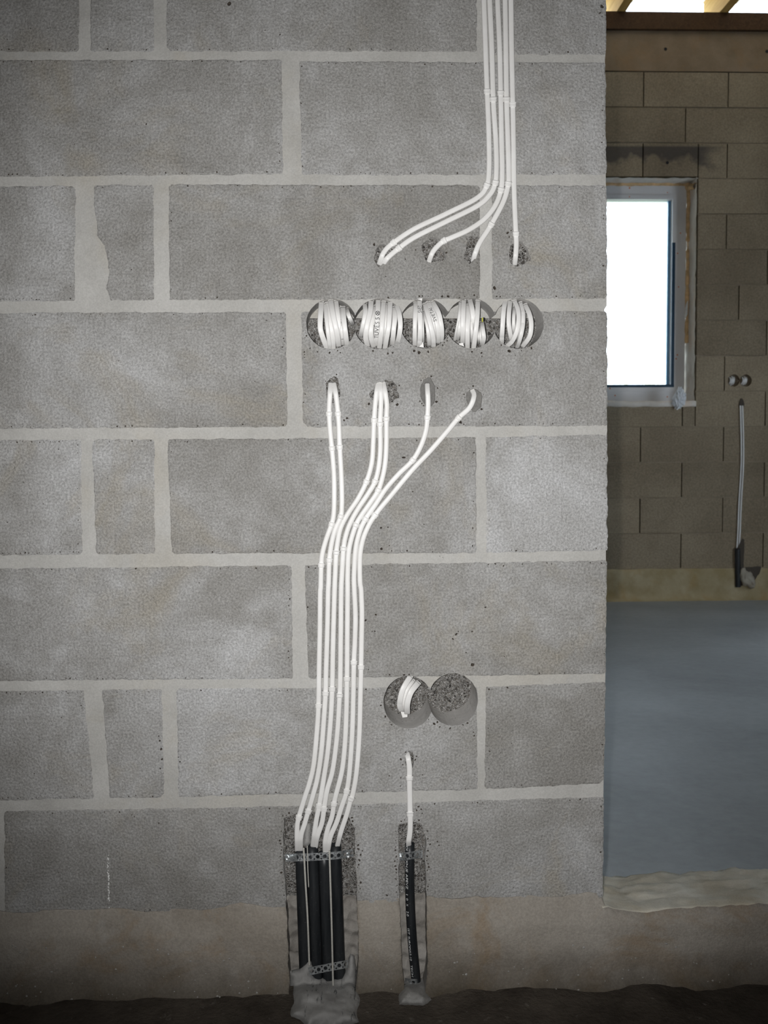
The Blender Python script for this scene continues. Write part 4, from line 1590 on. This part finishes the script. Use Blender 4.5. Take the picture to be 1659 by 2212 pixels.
flap(c4, [(1087, 635), (1120, 640), (1118, 740), (1087, 745)], (965, 640), -0.012, mat='ink')
c5, m5 = coil('loose coil of white cable in the rightmost round hole, turns spread apart', [
    ([(650, 330), (620, 600), (615, 900), (620, 1150)], 110, -2.5),
    ([(850, 480), (840, 800), (800, 1100), (740, 1300)], 90, -1),
    ([(510, 140), (475, 500), (470, 800), (510, 1100), (570, 1370)], 140, -0.3),
    ([(640, 140), (740, 400), (762, 700), (705, 1050), (580, 1330), (430, 1480)], 140, 0.3),
    ([(820, 190), (880, 400), (900, 560), (890, 850), (840, 1150), (720, 1510)], 120, 0.1),
    ([(925, 500), (895, 850), (840, 1150), (740, 1490)], 125, 0.8),
    ([(380, 100), (320, 400), (290, 800), (265, 1200), (258, 1390)], 145, 0.3),
    ([(960, 250), (1090, 550), (1140, 850), (1090, 1200), (890, 1490)], 145, 0.5)], (1065, 640))
c6, m6 = coil('small coil of white cable in the left hole of the lower pair', [
    ([(470, 250), (400, 350), (362, 480), (350, 575)], 40, -1),
    ([(435, 205), (352, 350), (318, 500), (335, 575)], 62, 0),
    ([(520, 275), (440, 380), (402, 500), (400, 605)], 66, 0.4)], (800, 1420), scale=5.029, bulge=0.004)
flap(c6, [(330, 590), (405, 600), (403, 648), (350, 655)], (800, 1420), 0.014, scale=5.029)
for cc in (c1, c2, c3, c4, c5, c6):
    pass

# lettering in marker pen
o, rb = m2[4]
tv, tf = text_mesh('TUVĖS 5', 0.0094)
s0 = rb.nearest(W(765 + 655 / 13.825, 640 + 1345 / 13.825, -0.014))
s5 = rb.nearest(W(765 + 700 / 13.825, 640 + 640 / 13.825, -0.018))
L = max(v.x for v in tv)
ribbon_text('lettering', rb, tv, tf, s0, 0.0033, COIL_H, M['ink'], o, -1, (s0 - s5) / L)
# crossed circle
vs, fs = [], []
rr, th = 0.0036, 0.0009
for i in range(24):
    a = 2 * math.pi * i / 24
    vs += [Vector((rr * math.cos(a), rr * math.sin(a), 0)), Vector(((rr - th) * math.cos(a), (rr - th) * math.sin(a), 0))]
for i in range(24):
    j = (i + 1) % 24
    fs.append((2 * i, 2 * j, 2 * j + 1, 2 * i + 1))
for a in (math.pi / 4, 3 * math.pi / 4):
    d = Vector((math.cos(a), math.sin(a), 0)); e = Vector((-d.y, d.x, 0)) * th / 2
    k = len(vs)
    vs += [d * (rr - th / 2) + e, d * (rr - th / 2) - e, -d * (rr - th / 2) - e, -d * (rr - th / 2) + e]
    fs.append((k, k + 1, k + 2, k + 3))
sX = rb.nearest(W(765 + 712 / 13.825, 640 + 487 / 13.825, -0.018))
ribbon_text('crossed_circle', rb, vs, fs, sX, 0.0, COIL_H, M['ink'], o, -1)
o, rb = m3[7]
tv, tf = text_mesh('SVET', 0.0088)
s0 = rb.nearest(W(865 + 580 / 13.825, 640 + 510 / 13.825, -0.016))
s1 = rb.nearest(W(865 + 570 / 13.825, 640 + 235 / 13.825, -0.01))
L = max(v.x for v in tv)
ribbon_text('lettering', rb, tv, tf, s0, 0.003, COIL_H, M['ink'], o, -1, (s0 - s1) / L)
o, rb = m3[4]
tv, tf = text_mesh('SVETAI', 0.0078)
s0 = rb.nearest(W(865 + 1065 / 13.825, 640 + 770 / 13.825, -0.016))
s1 = rb.nearest(W(865 + 890 / 13.825, 640 + 300 / 13.825, -0.012))
L = max(v.x for v in tv)
ribbon_text('lettering', rb, tv, tf, s0, 0.001, COIL_H, M['ink'], o, -1, (s0 - s1) / L)
o, rb = m1[1]
tv, tf = text_mesh('L', 0.0075)
s0 = rb.nearest(W(660 + 1115 / 13.825, 640 + 1345 / 13.825, -0.006))
ribbon_text('lettering', rb, tv, tf, s0, 0.003, COIL_H, M['ink'], o, -1)
tv, tf = text_mesh('NIS', 0.0075)
s0 = rb.nearest(W(660 + 1060 / 13.825, 640 + 870 / 13.825, -0.012))
ribbon_text('lettering', rb, tv, tf, s0, 0.001, COIL_H, M['ink'], o, -1, 0.8)


# ------------------------------------------------------------------ black conduits, straps and pull cords in the chases
def tube(name, a, b, r, mat, parent=None, n=24, wall_t=0.0016, bend=None):
    a, b = Vector(a), Vector(b)
    d = (b - a).normalized()
    s = d.cross(Vector((0, 1, 0))).normalized()
    t = s.cross(d)
    vs, fs = [], []
    seg = 12
    rings = []
    for i in range(seg + 1):
        c_ = a.lerp(b, i / seg) + (bend(i / seg) if bend else Vector())
        rings.append((c_, r))
    rings = [(rings[0][0] + d * 0.03, r - wall_t), (rings[0][0], r - wall_t)] + rings
    for c_, rr_ in rings:
        for k in range(n):
            g_ = 2 * math.pi * k / n
            vs.append(c_ + (s * math.cos(g_) + t * math.sin(g_)) * rr_)
    for i in range(len(rings) - 1):
        for k in range(n):
            fs.append((i * n + k, (i + 1) * n + k, (i + 1) * n + (k + 1) % n, i * n + (k + 1) % n))
    fs.append(tuple(range(n)))
    o = mesh_obj(name, vs, fs, mat, parent, smooth=True)
    for p in o.data.polygons:
        if len(p.vertices) > 4: p.use_smooth = False
    return o, (a, b, d, s, t)


YP = 0.0115                                        # axis of the conduits inside the chase
conduit_tops = [(292, 640), (396, 607), (500, 668), (603, 600)]
clabels = ['leftmost of four black plastic conduits in the wide wall chase', 'second black plastic conduit from the left in the wide wall chase',
           'third black plastic conduit from the left in the wide wall chase', 'rightmost of four black plastic conduits in the wide wall chase']
for (zx, zy), lab in zip(conduit_tops, clabels):
    dx = 30 / 860.0
    def pt(zy_):
        return z([(zx + (zy_ - 740) * dx, zy_)], *Z1)[0]
    a = W(*pt(zy), YP)
    b = W(*pt(2120), YP + 0.004)
    o, _ = tube('conduit_pipe', a, b, 12.9 * MM, M['conduit'])
    tag(o, lab, 'conduit', 'black conduits rising from the floor')
a = W(*z([(1265, 588)], *Z1)[0], 0.010)
b = W(*z([(1325, 1850)], *Z1)[0], 0.010)
single, (ta, tb, td, ts, tt_) = tube('conduit_pipe', a, b, 10.6 * MM, M['conduit'], bend=lambda u: Vector((-0.004 * math.sin(math.pi * u), 0, 0)))
tag(single, 'single black plastic conduit with white print in the narrow wall chase', 'conduit', 'black conduits rising from the floor')


def pipe_print(body, zy0, zy1, size, ang):
    tv, tf = text_mesh(body, size)
    L = max(v.x for v in tv)
    y0, y1 = 1680 + zy0 / 4.1475, 1680 + zy1 / 4.1475
    zA = W(885, y0, 0).z
    zB = W(885, y1, 0).z
    R_ = 10.6 * MM + 0.00025
    out = []
    for v in tv:
        u = v.x / L
        zz = zA + (zB - zA) * u
        k = (zz - ta.z) / (tb.z - ta.z)
        c_ = ta.lerp(tb, k) + Vector((-0.004 * math.sin(math.pi * k), 0, 0))
        g_ = ang + v.y / R_
        out.append(c_ + Vector((math.sin(g_), -math.cos(g_), 0)) * R_)
    mesh_obj('print', out, tf, M['print'], single)


pipe_print('.OI', 610, 660, 0.0060, -0.95)
pipe_print('XN.JE', 745, 855, 0.0060, -0.95)
pipe_print('APEVZ', 872, 1008, 0.0060, -0.95)
pipe_print('1', 1042, 1060, 0.0055, -0.95)
pipe_print('0', 1088, 1108, 0.0055, -0.95)
pipe_print('X', 1140, 1160, 0.0055, -0.95)
pipe_print('2.0', 1205, 1250, 0.0060, -0.95)
pipe_print('IST', 1358, 1415, 0.0055, -0.95)
pipe_print('SUROMAS-10', 1430, 1650, 0.0055, -0.95)
pipe_print('TECH', 1690, 1795, 0.0055, -0.95)


def strap(label, path_px, height_px, pitch, holes_from, screw_at, ends=0.0):
    """perforated steel band; path in pixels with depth"""
    root_pts = catmull([(x, y, Y * 1e4) for x, y, Y in path_px], 2.0)
    pos = [W(q[0], q[1], q[2] / 1e4) for q in root_pts]
    acc = [0.0]
    for i in range(1, len(pos)):
        acc.append(acc[-1] + (pos[i] - pos[i - 1]).length)
    L = acc[-1]
    H = height_px * MM
    S = 1000.0
    outer = [(i * 1.0, -H / 2 * S) for i in range(int(L * S) + 1)] + [(i * 1.0, H / 2 * S) for i in range(int(L * S), -1, -1)]
    hs = []
    u = holes_from
    k = 0
    while u < L - 0.003:
        if u > 0.003:
            hs.append([(u * S + 3.15 * math.cos(a), 3.15 * math.sin(a)) for a in np.linspace(0, 2 * math.pi, 15)[:-1]])
        m = u + pitch / 2
        if 0.003 < m < L - 0.003:
            for sgn in (-1, 1):
                hs.append([(m * S + 1.5 * math.cos(a), sgn * H * S * 0.29 + 1.5 * math.sin(a)) for a in np.linspace(0, 2 * math.pi, 10)[:-1]])
        u += pitch
    V, Fc = cdt([outer] + hs, [(i * 2.0, 0.01) for i in range(1, int(L * S / 2))])
    cen = np.array([V[list(f)].mean(0) for f in Fc])
    ok = pip(cen, outer)
    for h in hs: ok &= ~pip(cen, h)

    def mp(x, v, dy):
        s = min(max(x / S, 0), L - 1e-7)
        i = max(0, min(len(acc) - 2, int(np.searchsorted(acc, s, 'right')) - 1))
        q = (s - acc[i]) / max(acc[i + 1] - acc[i], 1e-9)
        p = pos[i].lerp(pos[i + 1], q)
        t = (pos[i + 1] - pos[i]).normalized()
        n_ = t.cross(Vector((0, 0, 1))).normalized()
        if n_.y > 0: n_ = -n_
        up = n_.cross(t)
        if up.z < 0: up = -up
        return p + up * (v / S) - n_ * dy
    # small emboss round the holes
    front, back = [], []
    hc = [(np.mean([q[0] for q in h]), np.mean([q[1] for q in h])) for h in hs]
    for x, v in V:
        front.append(mp(x, v, 0.0))
        back.append(mp(x, v, 0.0009))
    n = len(V)
    fs, cnt = [], {}
    for f, kk in zip(Fc, ok):
        if not kk: continue
        a, b, c_ = (front[i] for i in f)
        f = f if (b - a).cross(c_ - a).y < 0 else f[::-1]
        fs.append(f)
        fs.append(tuple(i + n for i in f[::-1]))
        for i in range(3):
            e = (f[i], f[(i + 1) % 3]); s_ = tuple(sorted(e))
            cnt[s_] = None if s_ in cnt else e
    for e in cnt.values():
        if e: fs.append((e[1], e[0], e[0] + n, e[1] + n))
    o = mesh_obj('perforated_strap', front + back, fs, M['steel'])
    tag(o, label, 'metal strap', 'perforated straps over the conduits')
    for (sx_, sy_, sY) in screw_at:
        c_ = W(sx_, sy_, sY)
        vs, fs2 = [], []
        for j, (r_, dy) in enumerate([(0.0040, 0.0012), (0.0040, 0.0), (0.0026, -0.0014), (0.0012, -0.0010)]):
            for k_ in range(14):
                g_ = 2 * math.pi * k_ / 14
                vs.append((c_.x + r_ * math.cos(g_), c_.y + dy, c_.z + r_ * math.sin(g_)))
        for j in range(3):
            for k_ in range(14):
                fs2.append((j * 14 + k_, j * 14 + (k_ + 1) % 14, (j + 1) * 14 + (k_ + 1) % 14, (j + 1) * 14 + k_))
        fs2.append(tuple(42 + k_ for k_ in range(14)))
        mesh_obj('screw', vs, fs2, M['steel'], o)
    return o


strap('perforated galvanised strap across the tops of the four conduits',
      [(616, 1853, 0.0180), (628, 1853, 0.016), (637, 1852.5, 0.008), (644, 1852, 0.0008), (655, 1852, 0.0004), (690, 1850.5, 0.0004), (725, 1848, 0.0006), (738, 1846.5, 0.002), (748, 1845, 0.006), (764, 1842, 0.008)], 17,
      0.0114, 0.0285, [(620, 1853, 0.0165), (752, 1848, 0.0055)])
strap('short bright perforated strap tilted across the lower end of the conduits',
      [(667, 2099, -0.003), (690, 2094, -0.0035), (720, 2088, -0.0035), (742, 2084, -0.003), (752, 2082, 0.004)], 17.5, 0.0114, 0.0052, [])
strap('small dark strap holding the single conduit in the narrow chase',
      [(859, 1852, 0.016), (867, 1851, 0.013), (874, 1850, 0.005), (880, 1849, 0.0008), (888, 1848, 0.0008), (895, 1847, 0.005), (903, 1846, 0.013), (914, 1845, 0.016)], 17, 0.0114, 0.012,
      [(861, 1852, 0.0145)])
strap('crumpled bit of bright strap at the foot of the single conduit',
      [(876, 2121, 0.006), (886, 2122, 0.0), (896, 2123, -0.002), (903, 2123, 0.004)], 16, 0.0114, 0.004, [])


def cord(label, pts, w_px, Y):
    c = z(pts, *Z1)
    rb = px_ribbon(c, lambda t, x, y: Y)
    o = sweep('pull_cord', rb, [(w_px * MM / 2 * math.cos(a), w_px * MM / 2 * math.sin(a)) for a in np.linspace(0, 2 * math.pi, 11)[:-1]], M['cord'])
    tag(o, label, 'cord', 'pull cords hanging down the conduits')


cord('grey pull cord hanging in front of the leftmost conduit', [(314, 628), (322, 760), (332, 950), (350, 1250), (364, 1625), (366, 1680)], 4.3, -0.0028)
cord('short thin pull cord beside the left cord, between the first two conduits', [(347, 610), (350, 720), (353, 830), (360, 980)], 2.4, -0.0022)
cord('long grey pull cord hanging in front of the third conduit', [(546, 655), (550, 800), (558, 1050), (568, 1400), (575, 1700), (580, 1900)], 4.3, -0.0052)

# grout that has buried the feet of the conduits
def grout(name, outline, yb, bulge, seed, mat='grout'):
    outl = dense(outline, 5, 2.0)
    o_ = np.array(outl)
    gx = np.arange(o_[:, 0].min(), o_[:, 0].max(), 4)
    gy = np.arange(o_[:, 1].min(), o_[:, 1].max(), 4)
    cand = np.array([(x + random.uniform(-1, 1), y + random.uniform(-1, 1)) for x in gx for y in gy])
    k = pip(cand, outl)
    cand = cand[k]
    k = dist_poly(cand, outl) > 1.2
    V, Fc = cdt([outl], [tuple(p) for p in cand[k]])
    cen = np.array([V[list(f)].mean(0) for f in Fc])
    ok = pip(cen, outl)
    dd = dist_poly(V, outl)
    vs = []
    for (x, y), d in zip(V, dd):
        t = min(1, d / 12.0)
        n_ = noise.noise((x / 9, y / 28, seed)) * 0.0030 + noise.noise((x / 4, y / 12, seed + 3)) * 0.0014
        Y = yb - bulge * math.sqrt(t) - n_ * t
        d_ = ray(x, y)
        hz = 0.002 + 0.020 * (1 - math.exp(-d / 15.0)) + (0.006 * noise.noise((x / 34, y / 26, seed)) + 0.0012 * noise.noise((x / 8, y / 8, seed))) * min(1.0, d / 8.0)
        yfl = -DIST - (CAM_H - hz) * d_.y / d_.z
        vs.append(W(x, y, min(Y, yfl)))
    fs = []
    for f, kk in zip(Fc, ok):
        if kk:
            a, b, c_ = (vs[i] for i in f)
            fs.append(f if (b - a).cross(c_ - a).dot(CAM - a) > 0 else f[::-1])
    return mesh_obj(name, vs, fs, M[mat], wall, smooth=True)


grout('grout_fill', [(624, 2096), (646, 2092), (654, 2082), (663, 2074), (674, 2076), (682, 2090), (675, 2104), (690, 2112), (712, 2115), (738, 2110), (748, 2092),
                     (756, 2060), (766, 2064), (772, 2130), (779, 2160), (771, 2186), (775, 2208), (748, 2213), (722, 2224), (690, 2216), (664, 2221), (648, 2204), (626, 2196), (631, 2168)], 0.016, 0.0175, 1.0, 'streak')
grout('grout_fill', [(868, 2124), (880, 2116), (912, 2116), (922, 2124), (932, 2160), (915, 2172), (862, 2170), (858, 2150)], 0.014, 0.012, 5.0)
# lump of grout between the cables at the top of the chase
grout('grout_lump', [(656, 1800), (664, 1775), (670, 1780), (672, 1820), (664, 1829), (655, 1826)], 0.010, 0.010, 9.0)

grout('mortar_smear', [(157, 672), (215, 672), (219, 702), (207, 722), (175, 734), (167, 706)], 0.0006, 0.0014, 12.0, 'smear')
# chalk tick marks on the left of the wall
vs, fs = [], []
for i in range(46):
    y = 1848 + 140 * (i / 46) + random.uniform(-1.5, 1.5)
    if random.random() < 0.25: continue
    x = 233 + random.uniform(-1.6, 1.6) + (y - 1850) * 0.02
    a, b = random.uniform(0.4, 1.2), random.uniform(0.8, 3.0)
    if 1880 < y < 1900: a *= 1.8
    k = len(vs)
    q = [P(x - a, y - b), P(x + a, y - b * .6), P(x + a * .8, y + b), P(x - a * .7, y + b * .7)]
    vs += [v + Vector((0, -0.0004, 0)) for v in q] + [v + Vector((0, 0.0006, 0)) for v in q]
    fs += [(k, k + 3, k + 2, k + 1), (k, k + 1, k + 5, k + 4), (k + 1, k + 2, k + 6, k + 5), (k + 2, k + 3, k + 7, k + 6), (k + 3, k, k + 4, k + 7)]
ch = mesh_obj('chalk_mark', vs, fs, M['chalk'], wall)
ch['kind'] = 'stuff'
vs, fs = [], []
for i in range(150):                      # pale diagonal scratch right of the cables
    t_ = random.random()
    x = 895 + 205 * t_ + random.gauss(0, 1.4)
    y = 1138 + 200 * t_ + 8 * math.sin(t_ * 5) + random.gauss(0, 1.4)
    a, b = random.uniform(0.3, 0.9), random.uniform(0.4, 1.5)
    k = len(vs)
    q = [P(x - a, y - b), P(x + a, y - b * .6), P(x + a * .8, y + b), P(x - a * .7, y + b * .7)]
    vs += [v + Vector((0, -0.0003, 0)) for v in q] + [v + Vector((0, 0.0006, 0)) for v in q]
    fs += [(k, k + 3, k + 2, k + 1), (k, k + 1, k + 5, k + 4), (k + 1, k + 2, k + 6, k + 5), (k + 2, k + 3, k + 7, k + 6), (k + 3, k, k + 4, k + 7)]
sc_ = mesh_obj('scratch_mark', vs, fs, M['mortar'], wall)
sc_['kind'] = 'stuff'
# crumbs of mortar stuck on the footing
vs, fs = [], []
for i in range(150):
    px_ = random.uniform(0, 1659)
    py_ = random.uniform(2030, 2150) if random.random() < .75 else random.uniform(2090, 2140)
    if 605 < px_ < 785 or 850 < px_ < 930: continue
    c_ = P(px_, py_)
    c_.y = foot_y(px_, py_) - 0.0008
    r_ = random.uniform(0.0008, 0.0024)
    k = len(vs)
    for d in [(1, 0, 0), (-1, 0, 0), (0, 1, 0), (0, -1, 0), (0, 0, 1), (0, 0, -1)]:
        vs.append(c_ + Vector(d) * r_ * random.uniform(.6, 1.3))
    fs += [(k + a, k + b, k + c2) for a, b, c2 in [(0, 2, 4), (2, 1, 4), (1, 3, 4), (3, 0, 4), (2, 0, 5), (1, 2, 5), (3, 1, 5), (0, 3, 5)]]
cr = mesh_obj('mortar_crumb', vs, fs, M['mortar'], foot)
cr['kind'] = 'stuff'

# ------------------------------------------------------------------ services on the far wall
mm_f = DF / F_PX


def far_ribbon(pts, Y):
    c = catmull(pts, 3)
    pos = [W(q[0], q[1], Y) for q in c]
    side = []
    for i in range(len(c)):
        d = c[min(i + 1, len(c) - 1)] - c[max(i - 1, 0)]
        L = max(np.hypot(*d), 1e-6)
        side.append(Vector((d[1] / L, 0, d[0] / L)))
    return Ribbon(pos, side)


for lab, dx in (('left one of two thin white cables running down the far wall', -2.3), ('right one of two thin white cables running down the far wall', 2.4)):
    rb = far_ribbon([(1601.5 + dx, 876), (1602.5 + dx, 915), (1603.5 + dx, 960), (1603 + dx, 1010), (1600 + dx, 1060), (1597.5 + dx, 1110), (1596 + dx, 1150), (1594 + dx, 1185)], YF - 0.006)
    o = sweep('cable', rb, section(3.3 * mm_f, 0.007, 0.003), M['cable'])
    tag(o, lab, 'cable', 'cables on the far wall')
for i, (h, lab) in enumerate(zip(FH, ('coil of white cable in the left far wall socket hole', 'coil of white cable in the right far wall socket hole'))):
    root = empty('cable_coil')
    tag(root, lab, 'cable coil', 'coils in the far wall')
    for k in range(3):
        x = h[0] + (k - 1.0) * 0.013 + (-0.006 if i == 0 else -0.004)
        pos, side = [], []
        hh = 0.031 - 0.006 * abs(k - 1)
        for j in range(19):
            a = math.pi * j / 18
            pos.append(Vector((x + 0.004 * math.sin(a * 1.3 + k), YF + 0.048 - 0.042 * math.sin(a), h[1] + hh * math.cos(a))))
            side.append(Vector((1, 0, 0)))
        rb = Ribbon(pos, side)
        sweep('cable_loop', rb, section(0.010, 0.004, 0.0015), M['cable'], root)
for h in FH:
    box('cavity_back', (h[0] - 0.045, YF + 0.07, h[1] - 0.045), (h[0] + 0.045, YF + 0.08, h[1] + 0.045), M['pore'], farw)
# exit hole of the far cables and their conduit in its chase
c_ = W(1601, 873, YF)
vs = [(c_.x + 0.018 * math.cos(a) * random.uniform(.8, 1.2), YF - 0.006, c_.z + 0.030 * math.sin(a) * random.uniform(.8, 1.2)) for a in np.linspace(0, 2 * math.pi, 13)[:-1]]
n = len(vs)
vs += [(c_.x, YF - 0.0045, c_.z)]
mesh_obj('cable_exit', vs, [(i, n, (i + 1) % n) for i in range(n)], M['pore'], farw)
a, b = W(1593, 1184, YF - 0.012), W(1594, 1268, YF - 0.012)
o, _ = tube('conduit_pipe', a, b, 0.016, M['conduit'])
tag(o, 'black conduit rising from the floor at the foot of the far wall', 'conduit')
ch_o = dense([(1592, 1185), (1603, 1163), (1608, 1166), (1607, 1200), (1604, 1265), (1588, 1268), (1587, 1190)], 5, 0.8)
V, Fc = cdt([ch_o])
cen = np.array([V[list(f)].mean(0) for f in Fc]); ok = pip(cen, ch_o)
vs = [W(x, y, YF - 0.0105) for x, y in V]
mesh_obj('chase_hollow', vs, [f if (vs[f[1]] - vs[f[0]]).cross(vs[f[2]] - vs[f[0]]).y < 0 else f[::-1] for f, k in zip(Fc, ok) if k], M['pore'], farw)
# broken hollow in the footing beside it, with a pale plaster lump below
ho = dense([(1604, 1226), (1644, 1224), (1640, 1240), (1628, 1258), (1618, 1248), (1606, 1236)], 4, 1.0)
V, Fc = cdt([ho])
cen = np.array([V[list(f)].mean(0) for f in Fc]); ok = pip(cen, ho)
dd = dist_poly(V, ho)
vs = [W(x, y, YF - 0.019 + min(0.004, d * 0.001)) for (x, y), d in zip(V, dd)]
mesh_obj('broken_hollow', vs, [f if (vs[f[1]] - vs[f[0]]).cross(vs[f[2]] - vs[f[0]]).y < 0 else f[::-1] for f, k in zip(Fc, ok) if k], M['pore'], farw)
bmh = bmesh.new()
bmesh.ops.create_icosphere(bmh, subdivisions=4, radius=1.0)
for v in bmh.verts:
    q = v.co.copy()
    k = 1 + 0.35 * noise.noise(q * 1.9 + Vector((4, 0, 0))) + 0.22 * noise.noise(q * 5.1)
    v.co = Vector((q.x * 0.038 * k - 0.022 * q.z, q.y * 0.016 * k, q.z * 0.056 * k))
me = bpy.data.meshes.new('plaster_lump')
bmh.to_mesh(me); bmh.free()
me.polygons.foreach_set('use_smooth', [True] * len(me.polygons))
pl = link('plaster_lump', me, M['lump'])
pl.location = W(1614, 1250, YF - 0.024)
tag(pl, 'pale broken plaster lump beside the black conduit on the far wall', 'plaster lump')
